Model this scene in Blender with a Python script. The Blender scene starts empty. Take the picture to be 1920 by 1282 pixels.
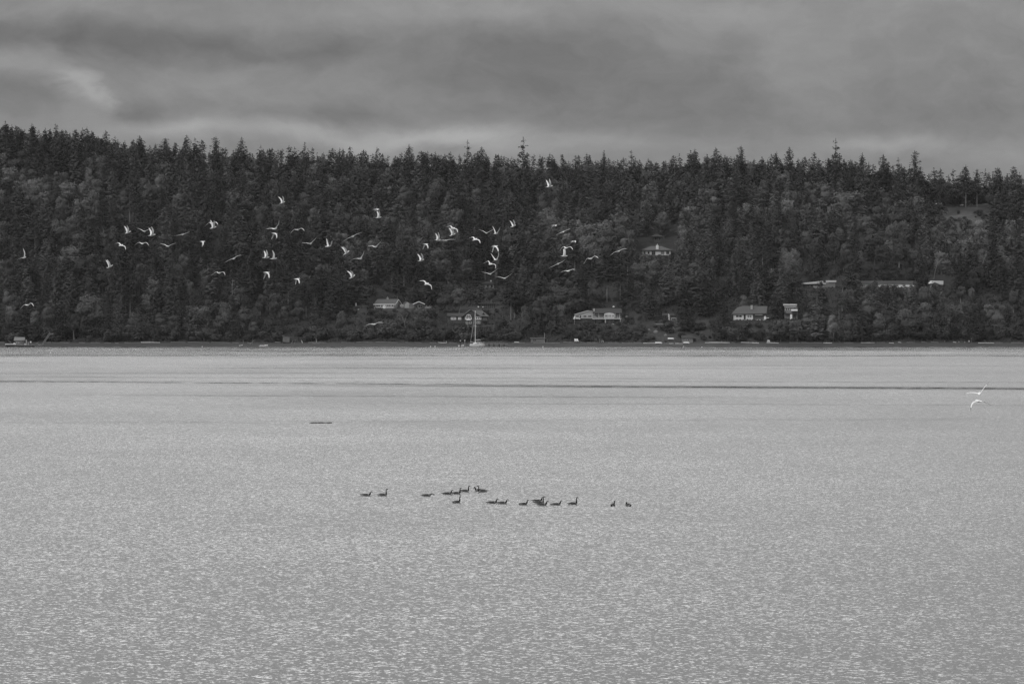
import bpy, bmesh, math, random
import numpy as np
from mathutils import Vector, Matrix, noise as mnoise

# ------------------------------------------------------------------ camera, sky, sun, exposure
sc = bpy.context.scene
COL = sc.collection
random.seed(11)
rng = np.random.default_rng(11)
F = 5444.0                      # focal length in photograph pixels (1920 wide)
CAMH = 14.0
PITCH = math.atan(61.0 / F)
SHORE = 1089.0                  # distance of the far waterline

cam = bpy.data.cameras.new("camera")
cam_ob = bpy.data.objects.new("camera", cam)
COL.objects.link(cam_ob)
cam.sensor_fit = 'HORIZONTAL'
cam.sensor_width = 36.0
cam.lens = F / 1920.0 * 36.0
cam.clip_start = 1.0
cam.clip_end = 20000.0
cam_ob.location = (0, 0, CAMH)
cam_ob.rotation_euler = (math.pi / 2 - PITCH, 0, 0)
sc.camera = cam_ob

SUN_EL, SUN_AZ = 38.0, -140.0    # behind and to the left of the camera
sun = bpy.data.lights.new("sun", 'SUN')
sun.energy = 1.5
sun.angle = math.radians(14)
sun.color = (1.0, 1.0, 1.0)      # black and white photograph: neutral light
sun_ob = bpy.data.objects.new("sun", sun)
COL.objects.link(sun_ob)
_d = Vector((math.sin(math.radians(SUN_AZ)) * math.cos(math.radians(SUN_EL)),
             math.cos(math.radians(SUN_AZ)) * math.cos(math.radians(SUN_EL)),
             math.sin(math.radians(SUN_EL))))
sun_ob.rotation_euler = _d.to_track_quat('Z', 'Y').to_euler()

sc.view_settings.view_transform = 'Standard'
sc.view_settings.look = 'None'
sc.view_settings.exposure = 0.0
sc.view_settings.gamma = 1.0
sc.cycles.max_bounces = 5
sc.cycles.diffuse_bounces = 2
sc.cycles.glossy_bounces = 3
sc.cycles.transmission_bounces = 2
sc.cycles.use_denoising = True
sc.cycles.denoising_prefilter = 'NONE'


class NT:
    """small helper to write node graphs"""
    def __init__(self, tree):
        self.t = tree
        self.n = tree.nodes
        self.l = tree.links

    def node(self, kind, **kw):
        nd = self.n.new(kind)
        for k, v in kw.items():
            setattr(nd, k, v)
        return nd

    def put(self, sock, v):
        if hasattr(v, 'is_output') or isinstance(v, bpy.types.NodeSocket):
            self.l.new(v, sock)
        else:
            sock.default_value = v

    def m(self, op, a, b=0.0, c=0.0, clamp=False):
        nd = self.n.new('ShaderNodeMath')
        nd.operation = op
        nd.use_clamp = clamp
        self.put(nd.inputs[0], a)
        self.put(nd.inputs[1], b)
        self.put(nd.inputs[2], c)
        return nd.outputs[0]

    def comb(self, x, y, z):
        nd = self.n.new('ShaderNodeCombineXYZ')
        self.put(nd.inputs[0], x); self.put(nd.inputs[1], y); self.put(nd.inputs[2], z)
        return nd.outputs[0]

    def sep(self, v):
        nd = self.n.new('ShaderNodeSeparateXYZ')
        self.l.new(v, nd.inputs[0])
        return nd.outputs

    def noise(self, vec, scale=1.0, detail=3.0, rough=0.5, dist=0.0):
        nd = self.n.new('ShaderNodeTexNoise')
        nd.inputs['Scale'].default_value = scale
        nd.inputs['Detail'].default_value = detail
        nd.inputs['Roughness'].default_value = rough
        nd.inputs['Distortion'].default_value = dist
        self.l.new(vec, nd.inputs['Vector'])
        return nd.outputs

    def ramp(self, v, a, b, c, d):
        nd = self.n.new('ShaderNodeMapRange')
        nd.interpolation_type = 'SMOOTHSTEP'
        self.put(nd.inputs['Value'], v)
        nd.inputs['From Min'].default_value = a
        nd.inputs['From Max'].default_value = b
        nd.inputs['To Min'].default_value = c
        nd.inputs['To Max'].default_value = d
        return nd.outputs['Result']


# --- overcast sky: a Nishita sky in grey under a layer of cloud
world = bpy.data.worlds.new("World")
sc.world = world
world.use_nodes = True
W = NT(world.node_tree)
W.n.clear()
wout = W.node('ShaderNodeOutputWorld')
bg = W.node('ShaderNodeBackground')
bg.inputs['Strength'].default_value = 0.1
W.l.new(bg.outputs[0], wout.inputs[0])
skyt = W.node('ShaderNodeTexSky', sky_type='NISHITA', sun_disc=False)
skyt.sun_elevation = math.radians(SUN_EL)
skyt.sun_rotation = math.radians(SUN_AZ)
bw = W.node('ShaderNodeRGBToBW')
W.l.new(skyt.outputs[0], bw.inputs[0])
gen = W.node('ShaderNodeTexCoord').outputs['Generated']
dx, dy, dz = W.sep(gen)
hyp = W.m('SQRT', W.m('ADD', W.m('MULTIPLY', dx, dx), W.m('MULTIPLY', dy, dy)))
hyp = W.m('MAXIMUM', hyp, 0.02)
u0 = W.m('DIVIDE', dx, hyp)
v0 = W.m('DIVIDE', dz, hyp)
cv = W.comb(W.m('MULTIPLY', u0, 34.0), W.m('MULTIPLY', dy, 3.0), W.m('MULTIPLY', v0, 62.0))
warp = W.noise(cv, 0.55, 5.0, 0.55, 0.3)
wx, wy, wz = W.sep(warp[1])
u = W.m('ADD', u0, W.m('MULTIPLY', W.m('SUBTRACT', wx, 0.5), 0.06))
v = W.m('ADD', v0, W.m('MULTIPLY', W.m('SUBTRACT', wy, 0.5), 0.022))
fine = W.noise(W.comb(W.m('MULTIPLY', u, 52.0), dy, W.m('MULTIPLY', v, 92.0)), 1.0, 8.0, 0.6, 0.05)[0]
broad = W.noise(W.comb(W.m('MULTIPLY', u, 14.0), dy, W.m('MULTIPLY', v, 40.0)), 1.0, 3.0, 0.5, 0.2)[0]
val = W.m('ADD', 2.34, W.m('MULTIPLY', W.m('SUBTRACT', fine, 0.5), 1.5))
val = W.m('ADD', val, W.m('MULTIPLY', W.m('SUBTRACT', broad, 0.5), 0.9))
# the banks of cloud over the ridge: azimuth, elevation, width, height, brighter or darker
CLOUDS = [(300, 88, 420, 26, -0.62), (230, 200, 55, 26, -0.55), (90, 190, 70, 22, -0.25), (168, 172, 26, 28, 1.1), (60, 125, 70, 20, 0.75),
          (350, 236, 150, 18, 1.0), (480, 150, 170, 40, 0.22), (640, 205, 120, 22, -0.3), (790, 256, 150, 16, 1.25), (560, 245, 60, 12, 0.5),
          (1010, 140, 170, 45, -0.5), (1290, 190, 120, 45, -0.35), (1490, 130, 75, 70, 0.38), (1600, 60, 260, 30, 0.1),
          (1620, 275, 110, 18, 0.9), (1780, 230, 160, 60, -0.28), (1080, 270, 150, 16, 0.5), (700, 20, 600, 30, 0.3), (1500, 15, 500, 25, 0.3),
          (1870, 300, 80, 20, 0.5)]
for (px, py, sx, sy, amp) in CLOUDS:
    a = W.m('DIVIDE', W.m('SUBTRACT', u, (px - 960) / F), sx / F)
    b = W.m('DIVIDE', W.m('SUBTRACT', v, (580 - py) / F), sy / F)
    e = W.m('ADD', W.m('MULTIPLY', a, a), W.m('MULTIPLY', b, b))
    g = W.m('POWER', 2.718, W.m('MULTIPLY', e, -0.6))
    val = W.m('ADD', val, W.m('MULTIPLY', g, amp * 1.35))
# the cloud deck thins and brightens well above the hills
high = W.m('SUBTRACT', W.ramp(v0, 0.105, 0.23, 0.0, 5.6), W.ramp(v0, 0.25, 0.36, 0.0, 2.7))
val = W.m('ADD', val, W.m('ADD', high, W.ramp(v0, 0.4, 0.9, 0.0, 3.5)))
# a bright break in the overcast ahead, well above the frame
ea = W.m('DIVIDE', W.m('ADD', u0, 0.08), 0.55)
eb = W.m('DIVIDE', W.m('SUBTRACT', v0, 0.62), 0.16)
brk_ = W.m('POWER', 2.718, W.m('MULTIPLY', W.m('ADD', W.m('MULTIPLY', ea, ea), W.m('MULTIPLY', eb, eb)), -1.0))
val = W.m('ADD', val, W.m('MULTIPLY', W.m('MULTIPLY', brk_, W.m('GREATER_THAN', dy, 0.0)), 62.0))
mixed = W.m('ADD', W.m('MULTIPLY', val, 0.92), W.m('MULTIPLY', W.m('MINIMUM', bw.outputs[0], 12.0), 0.03))
W.l.new(W.comb(mixed, mixed, mixed), bg.inputs['Color'])


# ------------------------------------------------------------------ projecting
def ray(px, py):
    cx, cy = px - 960.0, -(py - 641.0)
    sp, cp = math.sin(PITCH), math.cos(PITCH)
    return Vector((cx, cy * sp + F * cp, cy * cp - F * sp))


def at(px, py, Y):
    d = ray(px, py)
    return Vector((0, 0, CAMH)) + d * (Y / d.y)


def on_water(px, py):
    d = ray(px, py)
    return Vector((0, 0, CAMH)) + d * (-CAMH / d.z)


def wx(px, Y):
    return (px - 960.0) / F * Y


def proj(x, y, z):
    sp, cp = math.sin(PITCH), math.cos(PITCH)
    zz = z - CAMH
    fwd = y * cp - zz * sp
    up = y * sp + zz * cp
    return 960 + F * x / fwd, 641 - F * up / fwd


# ------------------------------------------------------------------ materials
def mat_base(name):
    m = bpy.data.materials.new(name)
    m.use_nodes = True
    t = NT(m.node_tree)
    return m, t, m.node_tree.nodes['Principled BSDF']


def mat(name, g, rough=0.7, var=0.18, scale=1.5, spec=0.3, metal=0.0, stretch=(1, 1, 1)):
    """a grey paint, wood or stone with uneven tone"""
    m, t, b = mat_base(name)
    oc = t.node('ShaderNodeTexCoord').outputs['Object']
    x, y, z = t.sep(oc)
    vv = t.comb(t.m('MULTIPLY', x, stretch[0]), t.m('MULTIPLY', y, stretch[1]), t.m('MULTIPLY', z, stretch[2]))
    n = t.noise(vv, scale, 4.0, 0.6)[0]
    k = t.m('MULTIPLY', t.m('ADD', 1.0, t.m('MULTIPLY', t.m('SUBTRACT', n, 0.5), var * 2.2)), g)
    t.l.new(t.comb(k, k, k), b.inputs['Base Color'])
    b.inputs['Roughness'].default_value = rough
    b.inputs['Specular IOR Level'].default_value = spec
    b.inputs['Metallic'].default_value = metal
    return m


def foliage(name, g, island=0.55, clump=0.5, transl=0.22):
    m = bpy.data.materials.new(name)
    m.use_nodes = True
    t = NT(m.node_tree)
    t.n.clear()
    out = t.node('ShaderNodeOutputMaterial')
    geo = t.node('ShaderNodeNewGeometry')
    at_ = t.node('ShaderNodeAttribute', attribute_name='tone')
    oi = t.node('ShaderNodeObjectInfo')
    oc = t.node('ShaderNodeSeparateColor')
    t.l.new(oi.outputs['Color'], oc.inputs[0])
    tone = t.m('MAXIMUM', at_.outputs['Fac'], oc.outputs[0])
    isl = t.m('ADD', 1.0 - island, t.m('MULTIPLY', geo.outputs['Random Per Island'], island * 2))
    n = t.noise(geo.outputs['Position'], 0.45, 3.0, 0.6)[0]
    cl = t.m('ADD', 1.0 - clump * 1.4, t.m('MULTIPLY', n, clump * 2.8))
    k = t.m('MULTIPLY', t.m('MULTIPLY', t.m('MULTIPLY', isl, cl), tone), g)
    col = t.comb(k, k, k)
    d = t.node('ShaderNodeBsdfDiffuse')
    tr = t.node('ShaderNodeBsdfTranslucent')
    t.l.new(col, d.inputs[0]); t.l.new(col, tr.inputs[0])
    mx = t.node('ShaderNodeMixShader')
    mx.inputs[0].default_value = transl
    t.l.new(d.outputs[0], mx.inputs[1]); t.l.new(tr.outputs[0], mx.inputs[2])
    t.l.new(mx.outputs[0], out.inputs[0])
    return m


M = {}
M['needles'] = foliage('needle_foliage', 0.060, 0.22, 0.3, 0.0)
M['leaves'] = foliage('broad_leaf_foliage', 0.085, 0.2, 0.3, 0.0)
M['scrub'] = foliage('scrub_foliage', 0.060, 0.3, 0.5, 0.0)
M['bark'] = mat('fir_bark', 0.07, 0.9, 0.4, 3.0)
M['pale_bark'] = mat('pale_bark', 0.16, 0.85, 0.35, 3.0)
M['dead'] = mat('dead_wood', 0.26, 0.85, 0.3, 3.0)
M['white'] = mat('white_paint', 0.72, 0.55, 0.08, 0.8)
M['offwhite'] = mat('weathered_white_paint', 0.50, 0.6, 0.14, 0.9)
M['paleboard'] = mat('pale_boards', 0.36, 0.7, 0.18, 1.2, stretch=(6, 1, 1))
M['greywall'] = mat('grey_wall', 0.17, 0.75, 0.2, 1.5)
M['darkwall'] = mat('dark_shingle_wall', 0.065, 0.8, 0.3, 2.5)
M['roof'] = mat('grey_roof', 0.085, 0.85, 0.16, 2.0, stretch=(1, 4, 1))
M['roofdark'] = mat('dark_roof', 0.04, 0.85, 0.2, 2.0)
M['rooflight'] = mat('pale_metal_roof', 0.5, 0.5, 0.1, 1.0, stretch=(8, 1, 1))
M['glass'] = mat('window_glass', 0.012, 0.12, 0.1, 1.0, spec=0.5)
M['curtain'] = mat('curtained_glass', 0.16, 0.2, 0.3, 2.0, spec=0.5)
M['timber'] = mat('grey_timber', 0.16, 0.85, 0.35, 2.0, stretch=(5, 1, 5))
M['darktimber'] = mat('tarred_timber', 0.04, 0.85, 0.3, 2.0)
M['drift'] = mat('bleached_driftwood', 0.45, 0.85, 0.25, 1.4, stretch=(4, 4, 4))
M['driftgrey'] = mat('grey_driftwood', 0.19, 0.85, 0.3, 1.4)
M['gel'] = mat('white_gelcoat', 0.78, 0.25, 0.04, 1.0, spec=0.5)
M['hullgrey'] = mat('grey_hull', 0.3, 0.4, 0.1, 1.0, spec=0.5)
M['alu'] = mat('aluminium', 0.6, 0.35, 0.06, 1.0, metal=0.6)
M['canvas'] = mat('canvas', 0.45, 0.8, 0.15, 1.0)
M['steel'] = mat('grey_steel', 0.22, 0.5, 0.2, 1.0, metal=0.3)
M['black'] = mat('black_rubber', 0.015, 0.6, 0.1, 1.0)
M['stone'] = mat('garden_stone', 0.15, 0.9, 0.3, 0.8)
M['f_white'] = mat('white_feathers', 0.92, 0.7, 0.04, 8.0, spec=0.2)
M['f_grey'] = mat('pale_grey_feathers', 0.74, 0.7, 0.08, 8.0, spec=0.2)
M['f_tip'] = mat('dark_wingtip_feathers', 0.14, 0.7, 0.2, 8.0, spec=0.2)
M['bill'] = mat('bill', 0.30, 0.5, 0.05, 8.0)
M['g_black'] = mat('black_neck_feathers', 0.008, 0.7, 0.1, 8.0, spec=0.15)
M['g_brown'] = mat('brown_back_feathers', 0.045, 0.75, 0.6, 9.0, spec=0.15, stretch=(3, 1, 3))
M['g_flank'] = mat('pale_flank_feathers', 0.22, 0.75, 0.4, 9.0, spec=0.15, stretch=(4, 1, 3))
M['g_white'] = mat('white_rump_feathers', 0.5, 0.75, 0.1, 9.0, spec=0.15)
M['wetlog'] = mat('wet_dark_wood', 0.02, 0.45, 0.3, 2.0)


# ------------------------------------------------------------------ objects
def tag(o, label=None, cat=None, group=None, kind=None):
    if label: o['label'] = label
    if cat: o['category'] = cat
    if group: o['group'] = group
    if kind: o['kind'] = kind
    return o


def empty(name, loc, rz=0.0):
    o = bpy.data.objects.new(name, None)
    o.empty_display_size = 0.5
    COL.objects.link(o)
    o.location = loc
    o.rotation_euler = (0, 0, rz)
    return o


class MB:
    """collects shapes and links them as one mesh object"""
    def __init__(self):
        self.v, self.f, self.mi = [], [], []
        self.smooth = False

    def add(self, vs, fs, mi=0):
        o = len(self.v)
        self.v += [tuple(p) for p in vs]
        self.f += [tuple(i + o for i in f) for f in fs]
        self.mi += [mi] * len(fs)
        return self

    def box(self, x0, x1, y0, y1, z0, z1, mi=0):
        vs = [(x0, y0, z0), (x1, y0, z0), (x1, y1, z0), (x0, y1, z0), (x0, y0, z1), (x1, y0, z1), (x1, y1, z1), (x0, y1, z1)]
        fs = [(0, 3, 2, 1), (4, 5, 6, 7), (0, 1, 5, 4), (1, 2, 6, 5), (2, 3, 7, 6), (3, 0, 4, 7)]
        return self.add(vs, fs, mi)

    def extrude_x(self, poly, x0, x1, mi=0):
        """poly in y,z (counter-clockwise seen from +x)"""
        n = len(poly)
        vs = [(x0, y, z) for y, z in poly] + [(x1, y, z) for y, z in poly]
        fs = [tuple(range(n - 1, -1, -1)), tuple(range(n, 2 * n))]
        fs += [(i, (i + 1) % n, n + (i + 1) % n, n + i) for i in range(n)]
        return self.add(vs, fs, mi)

    def extrude_y(self, poly, y0, y1, mi=0):
        n = len(poly)
        vs = [(x, y0, z) for x, z in poly] + [(x, y1, z) for x, z in poly]
        fs = [tuple(range(n)), tuple(range(2 * n - 1, n - 1, -1))]
        fs += [((i + 1) % n, i, n + i, n + (i + 1) % n) for i in range(n)]
        return self.add(vs, fs, mi)

    def extrude_z(self, poly, z0, z1, mi=0):
        n = len(poly)
        vs = [(x, y, z0) for x, y in poly] + [(x, y, z1) for x, y in poly]
        fs = [tuple(range(n - 1, -1, -1)), tuple(range(n, 2 * n))]
        fs += [(i, (i + 1) % n, n + (i + 1) % n, n + i) for i in range(n)]
        return self.add(vs, fs, mi)

    def tube(self, pts, rad, n=6, mi=0, cap=True):
        pts = [Vector(p) for p in pts]
        if not isinstance(rad, (list, tuple)):
            rad = [rad] * len(pts)
        vs = []
        for i, p in enumerate(pts):
            a = pts[max(0, i - 1)]; b = pts[min(len(pts) - 1, i + 1)]
            d = (b - a).normalized()
            up = Vector((0, 0, 1)) if abs(d.z) < 0.9 else Vector((0, 1, 0))
            s = d.cross(up).normalized(); w = s.cross(d)
            for k in range(n):
                t = 2 * math.pi * k / n
                vs.append(p + (s * math.cos(t) + w * math.sin(t)) * rad[i])
        fs = []
        for i in range(len(pts) - 1):
            for k in range(n):
                k2 = (k + 1) % n
                fs.append((i * n + k, i * n + k2, (i + 1) * n + k2, (i + 1) * n + k))
        if cap:
            fs.append(tuple(range(n - 1, -1, -1)))
            L = (len(pts) - 1) * n
            fs.append(tuple(range(L, L + n)))
        return self.add(vs, fs, mi)

    def build(self, name, mats, parent=None, loc=None, smooth=False):
        me = bpy.data.meshes.new(name)
        me.from_pydata(self.v, [], self.f)
        for m_ in (mats if isinstance(mats, (list, tuple)) else [mats]):
            me.materials.append(m_)
        me.polygons.foreach_set('material_index', self.mi)
        if smooth:
            me.polygons.foreach_set('use_smooth', [True] * len(self.f))
        if smooth:                       # faces of grown shapes all point outwards
            bm = bmesh.new(); bm.from_mesh(me)
            bmesh.ops.recalc_face_normals(bm, faces=bm.faces)
            bm.to_mesh(me); bm.free()
        me.update()
        o = bpy.data.objects.new(name, me)
        COL.objects.link(o)
        if parent: o.parent = parent
        if loc is not None: o.location = loc
        return o


def np_mesh(name, V, Fc, material, tone=None, smooth=False, normals=None):
    """fast mesh from an (n,3) and an (m,k) array"""
    me = bpy.data.meshes.new(name)
    k = Fc.shape[1]
    me.vertices.add(len(V)); me.vertices.foreach_set('co', np.asarray(V, np.float32).ravel())
    me.loops.add(Fc.size); me.loops.foreach_set('vertex_index', Fc.astype(np.int32).ravel())
    me.polygons.add(len(Fc))
    me.polygons.foreach_set('loop_start', np.arange(0, Fc.size, k, dtype=np.int32))
    me.polygons.foreach_set('loop_total', np.full(len(Fc), k, np.int32))
    if smooth or normals is not None:
        me.polygons.foreach_set('use_smooth', np.ones(len(Fc), bool))
    me.materials.append(material)
    if tone is not None:
        a = me.attributes.new('tone', 'FLOAT', 'FACE')
        a.data.foreach_set('value', np.asarray(tone, np.float32))
    me.update(calc_edges=True)
    if normals is not None:
        me.normals_split_custom_set_from_vertices(np.asarray(normals, np.float32))
    return me

# ------------------------------------------------------------------ terrain
ENV_X = [-400, 0, 160, 260, 400, 560, 700, 900, 1100, 1230, 1300, 1480, 1580, 1640, 1750, 1830, 1920, 2300]
ENV_Y = [200, 226, 239, 258, 262, 275, 279, 280, 288, 296, 284, 282, 288, 296, 317, 318, 318, 330]
PS = [-40, -6, 0, 6, 12.5, 14.5, 24, 38, 55, 75, 110, 170, 230, 270, 300, 360, 450, 800]
PZ = [-2.5, -0.6, 0.0, 0.55, 1.25, 1.7, 4.5, 9.0, 13.5, 19, 30, 50, 70, 80, 81.5, 76, 66, 45]
PADS = []       # (x, y, z, radius): level ground under the houses


def smooth01(t):
    t = np.clip(t, 0, 1)
    return t * t * (3 - 2 * t)


def terrain_raw(x, y):
    x = np.asarray(x, float); y = np.asarray(y, float)
    s = y - SHORE - 1.6 * np.sin(x * 0.021 + 1.0) * smooth01((y - SHORE - 10) / 20) + 0.5 * np.sin(x * 0.09)
    z = np.interp(s, PS, PZ)
    px = 960 + F * x / (SHORE + 270)
    ztop = 14 + (580 - np.interp(px, ENV_X, ENV_Y)) * (SHORE + 270) / F - 18.0
    z = z * (1 + (ztop / 80.0 - 1) * smooth01((s - 20) / 230))
    amp = smooth01((s - 18) / 60)
    z = z + amp * (1.5 * np.sin(x * 0.047 + y * 0.031) + 1.1 * np.sin(x * 0.11 - y * 0.07 + 2) + 0.7 * np.sin(x * 0.23 + y * 0.19))
    return z


def terrain(x, y):
    z = terrain_raw(x, y)
    for (hx, hy, hz, r) in PADS:
        d = np.sqrt((x - hx) ** 2 + ((y - hy) * 1.1) ** 2)
        w = 1 - smooth01((d - r) / (r * 0.7))
        z = z * (1 - w) + hz * w
    return z


def at_ground(px, py, raw=True):
    """where the line of sight through a photograph point meets the hillside"""
    d = ray(px, py); d = d / d.y
    for Y in np.arange(SHORE - 2, SHORE + 330, 0.5):
        z = CAMH + d.z * Y
        zt = float(terrain_raw(d.x * Y, Y) if raw else terrain(d.x * Y, Y))
        if zt >= z:
            return Vector((d.x * Y, Y, zt))
    return Vector((d.x * (SHORE + 280), SHORE + 280, 80))


# the houses: base point in the photograph -> a level pad on the slope
HP = {
    'cottage': (724, 579, 7.5), 'annex': (762, 578, 3), 'lodge': (786, 579, 5), 'hut': (668, 581, 5), 'shingle': (884, 609, 9),
    'pavilion': (915, 578, 5), 'uphut': (915, 541, 4), 'balcony': (1125, 607, 10), 'hip': (1230, 479, 7), 'uphip': (1234, 455, 4),
    'cabin': (1253, 601, 4), 'bungalow': (1407, 601, 8), 'tier': (1483, 599, 5), 'fascia': (1538, 540, 8), 'long': (1665, 540, 12),
    'end': (1758, 537, 5), 'topshed': (1617, 404, 3), 'toproof': (1761, 389, 2)}
HG = {}
for k_, (px, py, r) in HP.items():
    p = at_ground(px, py)
    HG[k_] = p
    PADS.append((p.x, p.y + r * 0.45, p.z, r))

# what must stay open: photograph rectangles no nearer tree may cover
KEEP = [('cottage', 699, 769, 560, 580), ('lodge', 768, 808, 562, 579), ('hut', 650, 690, 569, 582), ('shingle', 838, 928, 578, 610),
        ('pavilion', 897, 933, 565, 578), ('uphut', 902, 932, 524, 541), ('balcony', 1073, 1170, 564, 608), ('hip', 1198, 1264, 442, 477),
        ('uphip', 1221, 1240, 439, 450), ('cabin', 1234, 1270, 584, 601), ('bungalow', 1372, 1444, 572, 601), ('tier', 1466, 1500, 568, 600),
        ('fascia', 1506, 1570, 524, 539), ('end', 1744, 1772, 525, 537), ('topshed', 1606, 1626, 396, 405), ('toproof', 1752, 1770, 382, 392), ('toproof', 1776, 1840, 402, 413),
        ('long', 1652, 1666, 526, 534), ('long', 1614, 1628, 526, 533), ('long', 1694, 1708, 526, 537), ('long', 1676, 1686, 526, 533)]
# low planting only: rectangles of ground (photograph) and the tallest plant allowed there, metres
LOW = [(1060, 1204, 604, 643, 3.2), (1200, 1346, 597, 643, 1.2), (1374, 1452, 602, 643, 3.0), (640, 775, 581, 641, 4.0),
       (836, 946, 610, 643, 5.0), (850, 975, 541, 566, 4.5), (1076, 1180, 552, 578, 3.0), (1735, 1870, 396, 438, 1.2),
       (960, 1060, 628, 643, 2.0), (1500, 1580, 514, 526, 4.0), (690, 830, 540, 563, 5.0), (500, 640, 628, 643, 2.5), (1775, 1915, 560, 605, 9.0)]
LAWN = [(1215, 1345, 600, 642, .6), (1150, 1200, 585, 635, .4), (1078, 1178, 556, 574, .4), (1740, 1860, 398, 436, 1.25), (1380, 1450, 605, 640, .6),
        (860, 940, 574, 586, .9), (1500, 1540, 516, 524, .7), (1780, 1900, 572, 598, 1.2), (700, 800, 578, 584, .8), (645, 700, 580, 586, .8), (880, 945, 610, 625, .5)]

FOOT = {'cottage': (5.5, 6), 'annex': (2.5, 4), 'lodge': (5, 6), 'hut': (4.5, 3), 'shingle': (9.5, 7), 'pavilion': (4, 3), 'uphut': (3.2, 3.5), 'balcony': (14.5, 9),
        'hip': (7, 8), 'uphip': (2.6, 3.5), 'cabin': (3.5, 4), 'bungalow': (7.5, 7.5), 'tier': (3, 5.5), 'fascia': (7, 6.5), 'long': (12.5, 6.5), 'end': (3, 5), 'topshed': (1.8, 2.6), 'toproof': (2, 1.5)}
xs = np.unique(np.concatenate([np.arange(-1500, -260, 40), np.arange(-260, 260.1, 2.5), np.arange(260, 1501, 40)]))
ys = np.unique(np.concatenate([np.arange(SHORE - 30, SHORE + 80, 1.5), np.arange(SHORE + 80, SHORE + 330, 4.0), np.arange(SHORE + 330, SHORE + 1500, 40)]))
GX, GY = np.meshgrid(xs, ys)
GZ = terrain(GX, GY)
fr = np.sqrt((GX * 0.9) ** 2) * 0
GZ += (np.sin(GX * 1.7 + GY * 2.3) * 0.10 + np.sin(GX * 0.83 - GY * 1.1) * 0.12) * smooth01((GY - SHORE - 6) / 12)
nx_, ny_ = len(xs), len(ys)
V = np.stack([GX, GY, GZ], -1).reshape(-1, 3)
ii = (np.arange(ny_ - 1)[:, None] * nx_ + np.arange(nx_ - 1)[None, :]).ravel()
Q = np.stack([ii, ii + 1, ii + nx_ + 1, ii + nx_], -1)
gm, t, b = mat_base('hillside_ground')
oc = t.node('ShaderNodeNewGeometry').outputs['Position']
x_, y_, z_ = t.sep(oc)
lawn = t.node('ShaderNodeAttribute', attribute_name='lawn').outputs['Fac']
n1 = t.noise(oc, 0.5, 5.0, 0.65)[0]
n2 = t.noise(oc, 0.08, 3.0, 0.5)[0]
soil = t.m('MULTIPLY', t.m('ADD', 0.4, t.m('MULTIPLY', n1, 1.2)), 0.035)
grass = t.m('MULTIPLY', t.m('ADD', 0.35, t.m('ADD', t.m('MULTIPLY', n1, 0.9), t.m('MULTIPLY', n2, 0.5))), 0.055)
land = t.m('ADD', t.m('MULTIPLY', soil, t.m('SUBTRACT', 1.0, lawn)), t.m('MULTIPLY', grass, lawn))
n3 = t.noise(t.comb(t.m('MULTIPLY', x_, 0.25), t.m('MULTIPLY', y_, 1.2), z_), 1.0, 6.0, 0.7)[0]
pebble = t.m('MULTIPLY', t.m('ADD', 0.3, t.m('MULTIPLY', n3, 1.3)), 0.06)
wet = t.ramp(t.m('ADD', z_, t.m('MULTIPLY', n3, 0.15)), 0.08, 0.38, 0.4, 1.0)
pebble = t.m('MULTIPLY', pebble, wet)
bank = t.ramp(t.m('ADD', z_, t.m('MULTIPLY', n1, 0.5)), 1.55, 1.95, 0.0, 1.0)
k = t.m('ADD', t.m('MULTIPLY', land, bank), t.m('MULTIPLY', pebble, t.m('SUBTRACT', 1.0, bank)))
t.l.new(t.comb(k, k, k), b.inputs['Base Color'])
b.inputs['Roughness'].default_value = 0.95
b.inputs['Specular IOR Level'].default_value = 0.1
me = np_mesh('hillside_terrain', V, Q, gm, smooth=True)
lw = np.zeros(len(V))
PXv = 960 + F * V[:, 0] / V[:, 1]
PYv = 641 - F * (V[:, 1] * math.sin(PITCH) + (V[:, 2] - CAMH) * math.cos(PITCH)) / V[:, 1]
for (a0, a1, b0, b1, w) in LAWN:
    ins = smooth01((PXv - a0 + 6) / 12) * smooth01((a1 + 6 - PXv) / 12) * smooth01((PYv - b0 + 3) / 5) * smooth01((b1 + 3 - PYv) / 5)
    lw = np.maximum(lw, ins * w)
la = me.attributes.new('lawn', 'FLOAT', 'POINT')
la.data.foreach_set('value', lw.astype(np.float32))
g_ob = bpy.data.objects.new('hillside_terrain', me)
COL.objects.link(g_ob)
tag(g_ob, kind='structure')

# ------------------------------------------------------------------ water
wm, t, b = mat_base('rippled_sea_water')
pos = t.node('ShaderNodeNewGeometry').outputs['Position']
x_, y_, z_ = t.sep(pos)


def ripple(sx, sy, detail, rough, off):
    vv = t.comb(t.m('MULTIPLY', x_, sx), t.m('ADD', t.m('MULTIPLY', y_, sy), t.m('MULTIPLY', x_, sx * 0.12)), off)
    r = t.noise(vv, 1.0, detail, rough, 0.15)[1]
    a, c, _ = t.sep(r)
    return t.m('SUBTRACT', a, 0.5), t.m('SUBTRACT', c, 0.5)


a1, c1 = ripple(4.4, 6.2, 2.0, 0.55, 0.0)       # wavelets with crests across the view
a2, c2 = ripple(0.9, 0.8, 2.0, 0.55, 7.0)     # longer, gentler waves
a3, c3 = ripple(0.07, 0.05, 2.0, 0.5, 13.0)       # cat's-paw ripples
warpn = t.m('MULTIPLY', t.m('SUBTRACT', t.noise(t.comb(t.m('MULTIPLY', x_, 0.05), 0.0, 3.0), 1.0, 3.0, 0.6)[0], 0.5), 7.0)
patch = t.noise(t.comb(t.m('MULTIPLY', x_, 0.010), t.m('MULTIPLY', y_, 0.012), 0.0), 1.0, 4.0, 0.55, 0.4)[0]
wind = t.ramp(patch, 0.25, 0.75, 0.82, 1.15)
brk = t.noise(t.comb(t.m('MULTIPLY', x_, 0.22), t.m('MULTIPLY', y_, 0.25), 5.0), 1.0, 4.0, 0.7)[0]


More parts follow.
